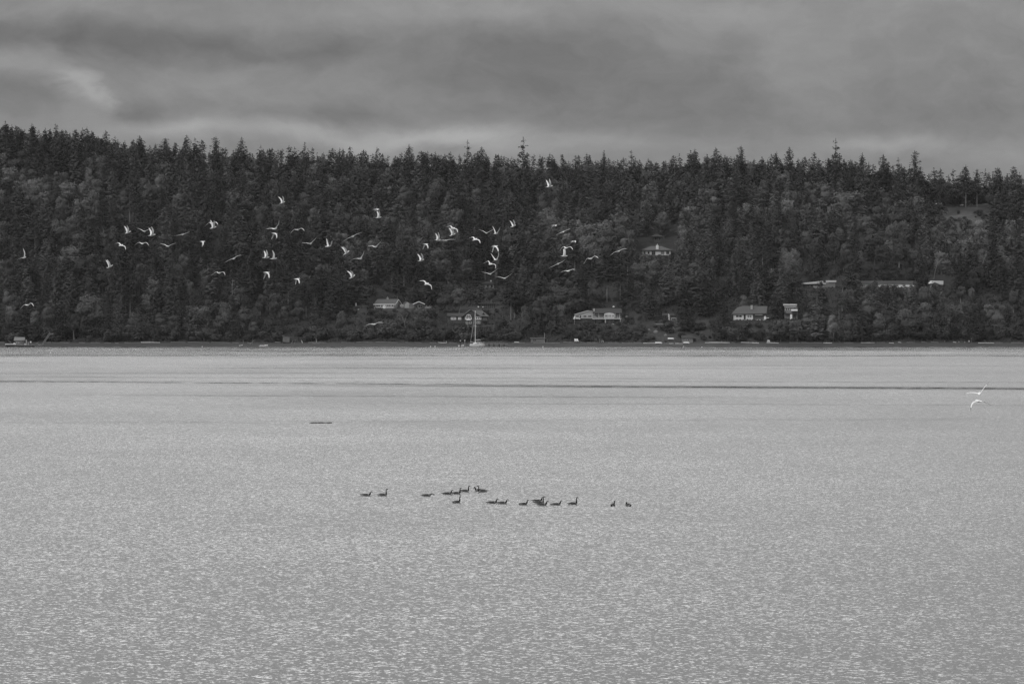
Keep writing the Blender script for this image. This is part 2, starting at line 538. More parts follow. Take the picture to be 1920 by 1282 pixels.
def slick(Y0, slope, width, depth, x0=-400, x1=400, soft=40):
    """a calm streak left by a passing boat: Y0 + slope*x"""
    d = t.m('SUBTRACT', t.m('ADD', y_, t.m('MULTIPLY', warpn, 0.5)), t.m('ADD', Y0, t.m('MULTIPLY', x_, slope)))
    q = t.m('DIVIDE', d, width)
    g = t.m('POWER', 2.718, t.m('MULTIPLY', t.m('MULTIPLY', q, q), -1.0))
    g = t.m('MULTIPLY', g, t.ramp(x_, x0 - soft, x0, 0.0, 1.0))
    g = t.m('MULTIPLY', g, t.ramp(x_, x1, x1 + soft, 1.0, 0.0))
    return t.m('MULTIPLY', g, t.m('MULTIPLY', depth, t.ramp(brk, 0.36, 0.6, 0.1, 1.2) if depth < .9 else t.ramp(brk, 0.3, 0.62, 0.5, 1.02)))


# (distance, slope, half width, strength, from x, to x)
SLICKS = [(531, -0.20, 9.0, 0.9, 25, 400, 95), (541, -0.235, 3.4, 0.8, -400, -20, 60), (568, -0.10, 3.0, 0.5, 20, 400), (590, -0.12, 4.0, 0.4, -80, 30),
          (466, -0.12, 4.0, 0.4, -45, 10), (880, -0.05, 16.0, 0.3, -400, 400), (725, -0.04, 5.0, 0.3, -20, 120), (432, -0.1, 3.0, 0.3, 10, 60),
          (560, -0.1, 3.0, 0.4, -130, -20), (690, -0.05, 6.0, 0.35, -60, 60), (640, 0.05, 5.0, 0.3, -130, 10), (365, 0.1, 5.0, 0.2, -60, 40)]
sl = None
for s_ in SLICKS:
    g = slick(*s_)
    sl = g if sl is None else t.m('MAXIMUM', sl, g)
calm = t.m('SUBTRACT', 1.0, t.m('MINIMUM', sl, 0.97))
lull = t.ramp(y_, 95.0, 190.0, 0.68, 1.0)      # lighter wind close to the viewer's shore
amp = t.m('MULTIPLY', t.m('MULTIPLY', wind, lull), calm)
NX = t.m('MULTIPLY', amp, t.m('ADD', t.m('MULTIPLY', a1, 0.5), t.m('MULTIPLY', a2, 0.25)))
NY = t.m('ADD', t.m('ADD', t.m('MULTIPLY', c1, 0.80), t.m('MULTIPLY', c2, 0.09)), t.m('MULTIPLY', c3, 0.05))
# at this low angle only the wave faces that lean towards the viewer show
NYP = t.m('MAXIMUM', t.m('ADD', NY, 0.06), 0.0)
NY = t.m('MULTIPLY', t.m('MULTIPLY', amp, -1.0), t.m('ADD', t.m('ADD', t.m('MULTIPLY', NYP, 0.28), t.m('MULTIPLY', t.m('MULTIPLY', NYP, NYP), 4.2)), 0.086))
nv = t.node('ShaderNodeVectorMath', operation='NORMALIZE')
t.l.new(t.comb(NX, NY, 1.0), nv.inputs[0])
t.l.new(nv.outputs[0], b.inputs['Normal'])
b.inputs['Base Color'].default_value = (0.03, 0.03, 0.03, 1)
b.inputs['Roughness'].default_value = 0.07
b.inputs['IOR'].default_value = 1.333
wv = MB()
wv.add([(-4000, -600, 0), (4000, -600, 0), (4000, SHORE + 12, 0), (-4000, SHORE + 12, 0)], [(0, 1, 2, 3)])
w_ob = wv.build('sea_water', wm)
tag(w_ob, kind='structure')

# ------------------------------------------------------------------ tree shapes
def leaf_tris(C, U, Wv, L, Wd, N=None):
    """triangles: centre, long axis, wide axis; N = the way the foliage surface faces there"""
    a = C + U * L[:, None]
    p = C - U * (L * 0.45)[:, None]
    b_ = p + Wv * Wd[:, None]
    c_ = p - Wv * Wd[:, None]
    if N is not None:
        g = np.cross(b_ - a, c_ - a)
        fl = (np.sum(g * N, -1) < 0)[:, None]
        b_, c_ = np.where(fl, c_, b_), np.where(fl, b_, c_)
        g = np.where(fl, -g, g)
        g = g / np.maximum(np.linalg.norm(g, axis=-1, keepdims=True), 1e-9)
        N = N * 0.72 + g * 0.38
        N = N / np.maximum(np.linalg.norm(N, axis=-1, keepdims=True), 1e-9)
    V_ = np.stack([a, b_, c_], 1).reshape(-1, 3)
    F_ = np.arange(len(V_)).reshape(-1, 3)
    if N is not None:
        return V_, F_, np.repeat(N, 3, axis=0)
    return V_, F_


def unit(a):
    return a / np.maximum(np.linalg.norm(a, axis=-1, keepdims=True), 1e-6)


def conifer_leaves(seed, h=18.0, zb=0.12, R=3.0, dens=1.0, sparse=0.0, size=1.0):
    r = np.random.default_rng(seed)
    C, U, Wv, L, Wd = [], [], [], [], []
    z = zb * h
    ph = r.uniform(0, 6.28)
    lop = r.uniform(0.0, 0.28)
    while z < h - 0.25:
        tt = (z - zb * h) / (h - zb * h)
        prof = min(1.0, 0.65 + tt * 3.0) * (1 - tt) ** 0.66
        nb = max(3, int(round((6.5 - 3 * tt) * dens)))
        base = r.uniform(0, 6.28)
        gap = r.random() < sparse
        for k in range(nb):
            az = base + 6.283 * k / nb + r.normal(0, 0.25)
            ll = R * prof * r.uniform(0.68, 1.18) * (1 + lop * math.cos(az - ph)) + 0.12
            if gap: ll *= r.uniform(0.2, 0.6)
            droop = -0.30 + 0.75 * tt + r.normal(0, 0.08)
            out = np.array([math.cos(az), math.sin(az), 0.0])
            tan = np.array([-math.sin(az), math.cos(az), 0.0])
            rr = max(0.15, ll * 0.22)
            while rr < ll:
                q = rr / ll
                zz = z + droop * rr + 0.22 * q * q * ll * 0.5
                wdt = 0.42 * (1.15 - q) * min(1.0, ll / 1.6) + 0.16
                for side in ((-1, 1) if ll > 0.8 else (0,)):
                    c = out * rr + tan * side * wdt * r.uniform(0.3, 1.0) + np.array([0, 0, zz + r.normal(0, 0.12)])
                    u_ = out + tan * side * 0.6 + np.array([0, 0, droop * 0.6 - r.uniform(0.25, 1.0)])
                    w_ = tan * 0.8 - out * side * 0.3 + np.array([0, 0, r.normal(0, 0.35)])
                    C.append(c); U.append(u_); Wv.append(w_)
                    fs_ = min(1.0, 0.42 + ll / 3.2)
                    L.append(size * fs_ * r.uniform(0.42, 0.78)); Wd.append(size * fs_ * r.uniform(0.22, 0.42))
                rr += 0.50 / max(0.5, dens)
        z += (0.50 + 0.12 * (1 - tt)) / max(0.6, dens) * r.uniform(0.8, 1.25)
    # the leader
    for k in range(4):
        C.append(np.array([0, 0, h - 0.25 * k])); U.append(np.array([r.normal(0, .2), r.normal(0, .2), 1.0])); Wv.append(np.array([math.cos(k * 1.6), math.sin(k * 1.6), 0]))
        L.append(0.40); Wd.append(0.16)
    C = np.array(C); U = unit(np.array(U)); Wv = unit(np.array(Wv))
    rad = C * np.array([1, 1, 0]); rad = rad / np.maximum(np.linalg.norm(rad, axis=-1, keepdims=True), .3)
    N = unit(rad * 0.9 + np.array([0, 0, 0.5]))
    return leaf_tris(C, U, Wv, np.array(L), np.array(Wd), N)


def broad_leaves(seed, h=11.0, R=3.6, lobes=10, n=1000, zb=0.3, size=1.0, flat=1.0):
    r = np.random.default_rng(seed)
    cs, rs = [], []
    for k in range(lobes):
        az = r.uniform(0, 6.28); q = math.sqrt(r.uniform(0, 1))
        zz = h * (zb + (0.86 - zb) * r.uniform(0.0, 1.0) ** 0.75)
        lim = R * math.sqrt(max(0.05, 1 - ((zz / h - 0.52) / 0.5) ** 2)) * 0.72
        cs.append((math.cos(az) * lim * q, math.sin(az) * lim * q, zz)); rs.append(R * r.uniform(0.34, 0.56))
    cs.append((r.normal(0, .3), r.normal(0, .3), h - R * 0.5)); rs.append(R * 0.5)
    cs.append((0, 0, h * 0.52)); rs.append(R * 0.72)
    cs = np.array(cs); rs = np.array(rs)
    w = rs ** 2 / np.sum(rs ** 2)
    idx = r.choice(len(cs), n, p=w)
    d = unit(r.normal(0, 1, (n, 3)))
    d[:, 2] = np.abs(d[:, 2]) * np.where(r.random(n) < 0.68, 1, -1)
    rad = rs[idx] * r.uniform(0.72, 1.1, n)
    C = cs[idx] + d * rad[:, None] * np.array([1, 1, 1.0 * flat])
    nrm = unit(d + r.normal(0, 0.32, (n, 3)))
    aux = unit(r.normal(0, 1, (n, 3)))
    U = unit(np.cross(nrm, aux)); Wv = np.cross(nrm, U)
    L = size * r.uniform(0.26, 0.48, n) * (R / 3.6) ** 0.5
    N = unit(d * np.array([1, 1, .9]) + unit(C - np.array([0, 0, h * .45])) * 0.5 + np.array([0, 0, .12]))
    return leaf_tris(C, U, Wv, L, L * r.uniform(0.55, 0.9, n), N)


def trunk_mb(h, r0, top=0.95, limbs=None, lean=0.0, seed=0):
    r = random.Random(seed)
    mb = MB()
    pts = [(0, 0, -1.5)]
    x = y = 0
    for k in range(1, 6):
        zz = h * top * k / 5
        x += r.uniform(-1, 1) * lean; y += r.uniform(-1, 1) * lean * 0.5
        pts.append((x, y, zz))
    mb.tube(pts, [r0 * 1.2, r0, r0 * .82, r0 * .6, r0 * .38, r0 * .12], 6)
    for (az, z0, z1, rr) in (limbs or []):
        q = z0 / (h * top)
        mb.tube([(0, 0, z0), (math.cos(az) * rr * .5, math.sin(az) * rr * .5, (z0 + z1) / 2 - .2), (math.cos(az) * rr, math.sin(az) * rr, z1)],
                [r0 * .5, r0 * .35, r0 * .12], 5)
    return mb


# prototypes: (leaves full, leaves light, trunk mesh, reference height, reference radius)
def mb_mesh(mb, name, m):
    me = bpy.data.meshes.new(name)
    me.from_pydata(mb.v, [], mb.f); me.materials.append(m)
    return me


PROTO = {'conifer': [], 'broad': [], 'shrub': []}
for i in range(9):
    h = 18.0
    style = ['full', 'full', 'full', 'full', 'slim', 'slim', 'sparse', 'bare', 'bare'][i]
    kw = {'full': dict(zb=0.10, R=5.2, sparse=0.06), 'slim': dict(zb=0.08, R=3.9, sparse=0.05), 'sparse': dict(zb=0.2, R=5.0, sparse=0.3, dens=0.9),
          'bare': dict(zb=0.42, R=4.8, sparse=0.15)}[style]
    Vf, Ff, Nf = conifer_leaves(100 + i, h, **kw)
    kl = dict(kw); kl['dens'] = 0.62
    Vl, Fl, Nl = conifer_leaves(100 + i, h, size=1.55, **kl)
    tm = mb_mesh(trunk_mb(h, 0.26 if style != 'bare' else 0.22, seed=i), 'conifer_trunk', M['bark'] if style != 'bare' else M['pale_bark'])
    PROTO['conifer'].append(dict(full=(Vf, Ff), light=(Vl, Fl, Nl), trunk=tm, h=h, R=kw['R'], style=style,
                                 mesh=np_mesh('conifer_crown', Vf, Ff, M['needles'], normals=Nf)))
for i in range(7):
    h = 11.0
    R = [3.9, 3.5, 4.2, 3.2, 3.7, 2.9, 4.0][i]
    Vf, Ff, Nf = broad_leaves(300 + i, h, R, lobes=[11, 9, 13, 8, 10, 7, 12][i], n=2300, zb=0.24)
    Vl, Fl, Nl = broad_leaves(300 + i, h, R, lobes=[11, 9, 13, 8, 10, 7, 12][i], n=850, zb=0.24, size=1.5)
    limbs = [(k * 1.35 + i, h * (0.28 + 0.07 * k), h * (0.55 + .07 * k), R * .6) for k in range(4)]
    tm = mb_mesh(trunk_mb(h, 0.24, 0.8, limbs, 0.25, seed=40 + i), 'broadleaf_trunk', M['pale_bark'] if i % 2 else M['bark'])
    PROTO['broad'].append(dict(full=(Vf, Ff), light=(Vl, Fl, Nl), trunk=tm, h=h, R=R, style='round', mesh=np_mesh('broadleaf_crown', Vf, Ff, M['leaves'], normals=Nf)))
for i in range(5):
    h = 3.0
    Vf, Ff, Nf = broad_leaves(500 + i, h, 2.0, lobes=7, n=420, zb=0.05, size=1.0)
    PROTO['shrub'].append(dict(full=(Vf, Ff), light=(Vf, Ff, Nf), trunk=None, h=h, R=2.0, style='shrub', mesh=np_mesh('shrub_foliage', Vf, Ff, M['scrub'], normals=Nf)))

# ------------------------------------------------------------------ where the trees stand
BROAD = [(110, 350, 170, 60, 1.0), (250, 345, 40, 40, .8), (400, 325, 40, 22, .9), (60, 560, 120, 60, .6), (160, 580, 50, 50, .8), (430, 600, 120, 40, .8), (580, 590, 90, 45, .8),
         (730, 615, 90, 35, .9), (820, 480, 50, 50, .8), (1100, 450, 60, 50, 1.0), (1040, 345, 45, 30, .7), (1210, 420, 70, 60, .55), (1310, 370, 60, 60, .8),
         (1430, 400, 110, 50, .75), (1590, 395, 85, 35, 1.0), (1680, 440, 110, 50, .8), (1800, 460, 90, 50, 1.0), (1710, 360, 40, 30, .8), (1500, 590, 120, 55, .7),
         (1700, 590, 150, 50, .7), (1860, 560, 90, 60, .7), (860, 590, 70, 50, .8), (1000, 590, 60, 40, .6), (1130, 550, 60, 30, .4), (760, 545, 60, 20, .8), (900, 550, 60, 20, .9), (1620, 480, 340, 120, .55), (350, 590, 330, 55, .6), (1150, 380, 130, 70, .4), (300, 320, 120, 45, .6)]
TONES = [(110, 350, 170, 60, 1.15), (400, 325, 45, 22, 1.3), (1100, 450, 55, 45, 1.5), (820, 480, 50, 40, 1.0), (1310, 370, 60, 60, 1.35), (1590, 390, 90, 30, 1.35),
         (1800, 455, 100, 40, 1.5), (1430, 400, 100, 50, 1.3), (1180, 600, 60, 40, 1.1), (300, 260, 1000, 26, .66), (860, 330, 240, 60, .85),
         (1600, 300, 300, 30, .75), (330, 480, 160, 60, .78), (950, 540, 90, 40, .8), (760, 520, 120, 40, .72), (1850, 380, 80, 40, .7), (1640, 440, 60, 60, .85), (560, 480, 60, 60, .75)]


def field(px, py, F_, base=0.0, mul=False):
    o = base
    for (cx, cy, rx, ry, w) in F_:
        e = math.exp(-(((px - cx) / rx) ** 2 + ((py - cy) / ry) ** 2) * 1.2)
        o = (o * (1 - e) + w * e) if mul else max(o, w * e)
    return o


def mass(x, y):
    return 1 + .42 * mnoise.noise(Vector((x / 34.0, y / 26.0, 1.7))) + .25 * mnoise.noise(Vector((x / 13.0, y / 11.0, 9.0)))


trees = []
R2 = random.Random(77)


def add_tree(kind, x, y, h, w=1.0, proto=None, tone=None, special=None, z=None):
    p = PROTO[kind]
    pi = R2.randrange(len(p)) if proto is None else proto
    z = float(terrain(x, y)) if z is None else z
    sz = h / p[pi]['h']
    trees.append(dict(kind=kind, x=x, y=y, z=z, h=h, pi=pi, sz=sz, sxy=sz * w, R=p[pi]['R'] * sz * w, rot=R2.uniform(0, 6.28), tone=tone, special=special))
    return trees[-1]


step = 7.2
Y = SHORE + 17.0
row = 0
while Y < SHORE + 350:
    half = (960 + 130) / F * Y
    x = -half + (row % 2) * step * .5
    while x < half:
        tx = x + R2.uniform(-.42, .42) * step; ty = Y + R2.uniform(-.42, .42) * step
        x += step
        s = ty - SHORE
        if any(abs(tx - HG[k_].x) < fw + 2.2 and -2.5 < ty - HG[k_].y < fd + 2.5 for k_, (fw, fd) in FOOT.items()): continue
        z = float(terrain(tx, ty))
        bx, by = proj(tx, ty, z)
        low = None
        for (a0, a1, b0, b1, hh) in LOW:
            if s < 236 and a0 < bx < a1 and b0 < by < b1: low = hh if low is None else min(low, hh)
        pb = field(bx, by - 45, BROAD, 0.36) + .5 * mnoise.noise(Vector((tx / 24.0, ty / 18.0, 5.0)))
        kind = 'broad' if R2.random() < pb else 'conifer'
        if kind == 'broad':
            h = R2.uniform(7.5, 12.5) * (0.85 if s < 45 else 1.0)
        else:
            h = R2.choice((R2.uniform(11, 16), R2.uniform(14, 20))) if s < 200 else R2.uniform(12.5, 19)
            if s < 40: h *= 0.75
        w = R2.uniform(.82, 1.2)
        if low is not None:
            if R2.random() < .25: continue
            h = min(h, low * R2.uniform(.55, 1.0))
        # do not rise above the tree line of the ridge
        if s > 190:
            e = float(np.interp(bx, ENV_X, ENV_Y)) + R2.choice((-3, 0, 3, 6, 9, 12)) + R2.uniform(-3, 3)
            hm = CAMH + (580 - e) * ty / F - z
            if hm < 6: hm = 6
            h = min(h, hm)
        # keep the houses in view
        for (name, a0, a1, b0, b1) in KEEP:
            if ty < HG[name].y + 0.5:
                rad = (2.2 if kind == 'conifer' else 3.4) * w * F / ty * min(1, h / 12)
                if bx + rad > a0 and bx - rad < a1:
                    hm = (by - b1) * ty / F
                    if h > hm: h = hm
        if h < 1.0: continue
        if h < 4.6: kind = 'shrub'; w = R2.uniform(.9, 1.4)
        elif h < 7 and kind == 'conifer' and R2.random() < .5: kind = 'broad'
        pi = None
        if kind == 'conifer':
            pi = R2.choice((0, 1, 2, 3, 4, 5, 6, 0, 1, 2, 3, 4, 0, 1, 2, 3, 5, 0, 1, 2, 7, 8)) if s > 30 else R2.choice((0, 1, 2, 3, 4, 5))
            if h < 10: pi = R2.choice((0, 1, 4, 5))
            if bx > 1730 and 180 < s: pi = R2.choice((7, 8, 7, 8, 6))
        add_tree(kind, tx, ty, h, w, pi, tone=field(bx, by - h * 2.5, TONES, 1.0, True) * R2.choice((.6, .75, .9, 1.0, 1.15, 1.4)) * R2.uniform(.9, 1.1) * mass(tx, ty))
    Y += step * (1.2 if Y < SHORE + 205 else 0.8)
    row += 1
# infill shrubs along the bank above the beach and in the low ground
for k in range(420):
    px = R2.uniform(-40, 1960)
    ty = SHORE + R2.uniform(14.5, 24)
    tx = (px - 960) / F * ty
    if 1225 < px < 1340 or 520 < px < 560 or 990 < px < 1050: continue
    h = R2.uniform(1.6, 4.2) * (0.55 if 960 < px < 1345 else 1)
    add_tree('shrub', tx, ty, h, R2.uniform(.9, 1.5), tone=R2.uniform(.6, 1.25))

# shrubs scattered over the garden banks
for (a0, a1, b0, b1, cnt) in ((1150, 1215, 570, 635, 34), (1075, 1160, 612, 640, 30), (1075, 1200, 556, 572, 26), (860, 935, 612, 640, 22), (1500, 1580, 508, 524, 14), (1620, 1730, 505, 522, 18),
                              (1380, 1450, 606, 640, 18), (1775, 1915, 555, 605, 26), (1205, 1345, 604, 640, 26), (650, 780, 584, 636, 30), (1760, 1865, 400, 436, 40)):
    for k in range(cnt):
        p = at_ground(R2.uniform(a0, a1), R2.uniform(b0, b1), raw=False)
        add_tree('shrub', p.x, p.y, R2.uniform(.9, 2.3), R2.uniform(.9, 1.6), tone=R2.uniform(.7, 1.3), z=p.z)

# the skyline trees one can tell apart: (px, py of the top, height, width, prototype, words)
SKY = [(60, 227, 15, 1.0, 1, "pointed conifer breaking the skyline near the left edge of the ridge"),
       (163, 234, 17, .9, 0, "dark conifer standing proud of the skyline above the pale round treetops"),
       (198, 240, 15, 1.0, 2, "conifer with a notched top just right of the proud one on the left ridge"),
       (262, 250, 15, 1.2, 3, "broad double-looking conifer at the dip in the left skyline"),
       (350, 248, 17, 1.1, 1, "first of two broad conifers rising above the left skyline"),
       (405, 251, 17, 1.2, 0, "wide cone-shaped conifer on the skyline, second of a broad pair"),
       (453, 253, 17, 1.1, 2, "dense conifer on the skyline between the broad pair and the spear-topped one"),
       (571, 262, 17, .9, 4, "spear-topped narrow conifer above the skyline left of centre"),
       (767, 266, 15, .9, 1, "small sharp conifer on the skyline above the white cottage"),
       (877, 263, 18, .95, 6, "open-branched conifer on the skyline above the sailboat"),
       (903, 271, 15, 1.1, 3, "rounded conifer beside the open-branched one on the skyline"),
       (981, 258, 23, 1.35, 6, "tallest conifer on the central skyline with tiered open branches"),
       (1133, 277, 14, .9, 4, "thin ragged conifer on the skyline right of the tallest one"),
       (1184, 277, 16, .9, 6, "thin sparse see-through conifer on the skyline"),
       (1303, 274, 17, .9, 1, "narrow conifer at the left end of the right-hand skyline rise"),
       (1342, 272, 17, 1.0, 2, "conifer with a blunt top on the right-hand skyline rise"),
       (1390, 273, 19, .9, 0, "dark pointed conifer alone between two gaps on the skyline"),
       (1480, 271, 17, 1.0, 3, "leafy conifer in the middle of the right-hand rise"),
       (1567, 261, 23, 1.2, 6, "tall leaning conifer with open layered branches on the right-hand rise"),
       (1617, 282, 17, .9, 1, "conifer just right of the tall leaning one on the skyline"),
       (1656, 285, 18, 1.1, 3, "broad conifer where the right skyline starts to drop"),
       (1684, 291, 18, 1.0, 6, "ragged grey conifer left of the tall one near the clearing"),
       (1715, 282, 23, 1.15, 0, "tall dense conifer above the clearing on the right ridge"),
       (1763, 311, 17, .9, 2, "slim conifer left of the gap in the far right skyline"),
       (1811, 305, 20, .95, 8, "tall bare-stemmed conifer above the right-hand clearing"),
       (1832, 312, 19, .85, 7, "bare-stemmed conifer second along above the clearing"),
       (1871, 308, 20, .95, 8, "bare-stemmed conifer near the right edge of the photograph"),
       (1901, 307, 20, 1.1, 7, "crowded conifer at the right edge of the skyline")]
for (px, py, h, w, pi, words) in SKY:
    if px not in (981, 1567, 1715, 877, 1390): py += 5
    ty = SHORE + R2.uniform(238, 262)
    p = at(px, py, ty)
    zt = float(terrain(p.x, ty))
    hh = p.z - zt
    add_tree('conifer', p.x, ty, max(8, hh), w * 18 / max(14, hh) * .95, pi, tone=.72, special=words)
# trees with tall bare stems low on the slope, and other single trees: (kind, px, py base, height m, width, proto, tone, words)
ONE = [('conifer', 228, 596, 20, .9, 7, .8, "bare-stemmed conifer above the beach between the barge and the snag"),
       ('conifer', 236, 594, 19, .8, 8, .7, "second bare-stemmed conifer close beside its taller neighbour left of the snag"),
       ('conifer', 244, 595, 18, .8, 7, .8, "third bare-stemmed conifer in the short row above the left beach"),
       ('conifer', 470, 552, 26, 1.1, 8, .65, "tall dark conifer whose stem forks near the ground above the fallen log boats"),
       ('conifer', 553, 500, 19, .9, 7, .75, "pale slender stem in the dark gap below the inverted-V gull"),
       ('conifer', 560, 502, 20, .9, 8, .7, "second pale slender stem in the dark gap left of centre"),
       ('conifer', 568, 490, 18, .8, 7, .8, "third pale slender stem in the dark gap left of centre"),
       ('conifer', 735, 545, 19, 1., 8, .7, "bare-stemmed conifer in the dark wood behind the white cottage"),
       ('conifer', 757, 545, 20, 1., 7, .7, "bare-stemmed conifer behind the cottage annex"),
       ('conifer', 880, 520, 20, .9, 7, .75, "pale-stemmed conifer above the flat pavilion roof"),
       ('conifer', 977, 525, 20, 1., 8, .75, "pale-stemmed conifer above the brushy bank right of the sailboat"),
       ('conifer', 1138, 566, 22, 1., 8, .7, "bare-stemmed conifer standing behind the long balcony house"),
       ('conifer', 1163, 566, 21, 1., 7, .7, "second bare-stemmed conifer behind the balcony house, nearer its right end"),
       ('conifer', 1280, 622, 9.5, 1.3, 0, .72, "dark conifer on the lawn behind the small boat shed"),
       ('conifer', 1296, 622, 9, 1.3, 1, .72, "second dark conifer on the lawn, right of the one behind the boat shed"),
       ('conifer', 1222, 600, 12, 1.2, 0, .8, "bushy conifer between the balcony house and the dark cabin"),
       ('conifer', 1400, 470, 17, 1.3, 1, .95, "cone-shaped mid-grey conifer in front of the right wood"),
       ('conifer', 1372, 440, 14, 1.2, 3, 1.0, "smaller cone-shaped conifer left of the larger one in the right wood"),
       ('conifer', 1540, 600, 17, 1., 6, .8, "ragged conifer rising past the white fascia house"),
       ('conifer', 1592, 580, 17, 1., 3, .75, "dark conifer breaking the row of white roofs"),
       ('broad', 1641, 566, 8, .9, 3, .8, "dark round tree hiding the middle of the long white house"), ('broad', 1715, 562, 7.5, .8, 5, .85, "round tree at the right end of the long white house"),
       ('broad', 1608, 560, 8, .8, 5, .8, "round tree at the left end of the long white house"),
       ('conifer', 1733, 560, 12, 1., 0, .75, "dark conifer standing between the long white house and the small end house"),
       ('broad', 1100, 480, 13, 1.2, 2, 1.45, "large pale round-headed tree above the balcony house"),
       ('broad', 1075, 490, 11, 1.1, 0, 1.35, "pale round tree touching the left side of the largest pale one"),
       ('broad', 1590, 415, 13, 1.6, 2, 1.3, "wide dome-topped tree on the slope below the right ridge"),
       ('broad', 165, 615, 13, 1.1, 0, 1.1, "round-headed tree overhanging the left beach"),
       ('broad', 820, 535, 15, 1.1, 4, .95, "big round grey tree standing alone above the white cottage lane"),
       ('broad', 846, 630, 5.2, .9, 6, .95, "spreading tree below the left wing of the shingle house"),
       ('broad', 862, 576, 4.9, 1.2, 5, 1.0, "low round tree left of the flat pavilion"),
       ('broad', 985, 632, 10, 1., 1, .85, "dense round tree right of the jetty"),
       ('broad', 1020, 625, 9, 1., 3, .75, "dark pointed-crown tree behind the low boathouse")]
for (kind, px, py, h, w, pi, tone, words) in ONE:
    p = at_ground(px, py, raw=False)
    add_tree(kind, p.x, p.y, h, w, pi, tone=tone, special=words, z=p.z)

# ------------------------------------------------------------------ which trees show largest: paint them front to back
GW, GH = 640, 170
own = np.full((GH, GW), -1, int)
order = sorted(range(len(trees)), key=lambda i: trees[i]['y'])
for i in order:
    T = trees[i]
    x0, y0 = proj(T['x'], T['y'], T['z'])
    _, y1 = proj(T['x'], T['y'], T['z'] + T['h'])
    rp = T['R'] * F / T['y']
    T['px'], T['py'], T['top'] = x0, y0, y1
    ya, yb = int((y1 - 200) / 2.8), int((y0 - 200) / 2.8)
    n = 0
    for yy in range(max(0, ya), min(GH, yb + 1)):
        q = (yy - ya + .5) / max(1, yb - ya + 1)
        if T['kind'] == 'conifer':
            st = PROTO['conifer'][T['pi']]['style']
            hw = rp * (min(1, q * 1.15) if st != 'bare' else min(1, q * 2.0) if q < .55 else .08)
        else:
            hw = rp * math.sqrt(max(0, 1 - (2 * q - .85) ** 2 / 1.35))
        a, b_ = int((x0 - hw) / 3), int((x0 + hw) / 3) + 1
        a = max(0, a); b_ = min(GW, b_)
        if b_ > a:
            m_ = own[yy, a:b_] < 0
            n += int(m_.sum())
            own[yy, a:b_][m_] = i
    T['vis'] = n + (1000 if T['special'] else 0)

ZONES = [(0, 130, "above the barge"), (130, 330, "right of the barge"), (330, 480, "above the beached runabout"),
         (480, 640, "above the tilted hut"), (640, 770, "above the white cottage"), (770, 860, "right of the cottage"),
         (860, 960, "above the sailboat"), (960, 1070, "above the low boathouse"), (1070, 1190, "above the balcony house"),
         (1190, 1290, "by the hip-roofed house"), (1290, 1370, "left of the bungalow"), (1370, 1460, "above the bungalow"),
         (1460, 1600, "above the fascia house"), (1600, 1740, "by the long white house"), (1740, 2100, "at the far right")]
BANDS = [(0, 35, "behind the beach"), (35, 75, "low on the slope"), (75, 125, "on the lower slope"), (125, 175, "on the middle slope"),
         (175, 225, "high on the slope"), (225, 999, "on the ridge")]


def words_for(T):
    s = T['y'] - SHORE
    zone = next((w for a, b, w in ZONES if T['px'] < b), ZONES[-1][2])
    band = next(w for a, b, w in BANDS if s < b)
    if T['kind'] == 'conifer':
        st = PROTO['conifer'][T['pi']]['style']
        shp = {'full': 'cone-shaped', 'slim': 'slender', 'sparse': 'ragged open', 'bare': 'bare-stemmed'}[st]
        tn = 'dark' if T['tone'] < .78 else 'grey' if T['tone'] < 1.05 else 'paler'
        size = 'tall' if T['h'] > 16.5 else 'short' if T['h'] < 11 else ''
        return ' '.join(f"{size} {tn} {shp} conifer {band} {zone}".split())
    if T['kind'] == 'broad':
        tn = 'dark' if T['tone'] < .85 else 'mid-grey' if T['tone'] < 1.15 else 'pale'
        size = 'big' if T['h'] > 10.8 else 'small' if T['h'] < 7.5 else ''
        return ' '.join(f"{size} {tn} round-crowned tree {band} {zone}".split())
    tn = 'dark' if T['tone'] < .8 else 'grey' if T['tone'] < 1.05 else 'pale'
    size = 'knee-high' if T['h'] < 1.3 else 'low' if T['h'] < 2.5 else 'tall'
    return ' '.join(f"{size} {tn} shrub {band} {zone}".split())


GROUPS = {'conifer': 'conifers on the wooded hillside', 'broad': 'broadleaf trees on the wooded hillside', 'shrub': 'shrubs on the bank and in the gardens'}
NAMES = {'conifer': ('conifer_tree', 'conifer'), 'broad': ('broadleaf_tree', 'broadleaf tree'), 'shrub': ('shrub', 'shrub')}
REST = {'conifer': [], 'broad': [], 'shrub': []}
for kind in ('conifer', 'broad', 'shrub'):
    lst = sorted([T for T in trees if T['kind'] == kind], key=lambda T: -T['vis'])
    cap = 298 if kind != 'shrub' else 240
    for j, T in enumerate(lst):
        if j >= cap or T['vis'] <= 0:
            REST[kind].append(T); continue
        P = PROTO[kind][T['pi']]
        nm, cat = NAMES[kind]
        if P['trunk'] is None:
            o = bpy.data.objects.new(nm, P['mesh'])
            COL.objects.link(o)
            o.location = (T['x'], T['y'], T['z'] - 0.1)
            o.scale = (T['sxy'], T['sxy'], T['sz'])
            o.rotation_euler = (0, 0, T['rot'])
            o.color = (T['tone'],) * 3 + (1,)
            tag(o, T['special'] or words_for(T), cat, GROUPS[kind])
            continue
        root = empty(nm, (T['x'], T['y'], T['z']), T['rot'])
        root.scale = (T['sxy'], T['sxy'], T['sz'])
        tag(root, T['special'] or words_for(T), cat, GROUPS[kind])
        for pn, me in (('trunk', P['trunk']), ('crown', P['mesh'])):
            o = bpy.data.objects.new(pn, me)
            COL.objects.link(o); o.parent = root
            o.color = (T['tone'],) * 3 + (1,)
print('trees', len(trees), {k: len(v) for k, v in REST.items()})


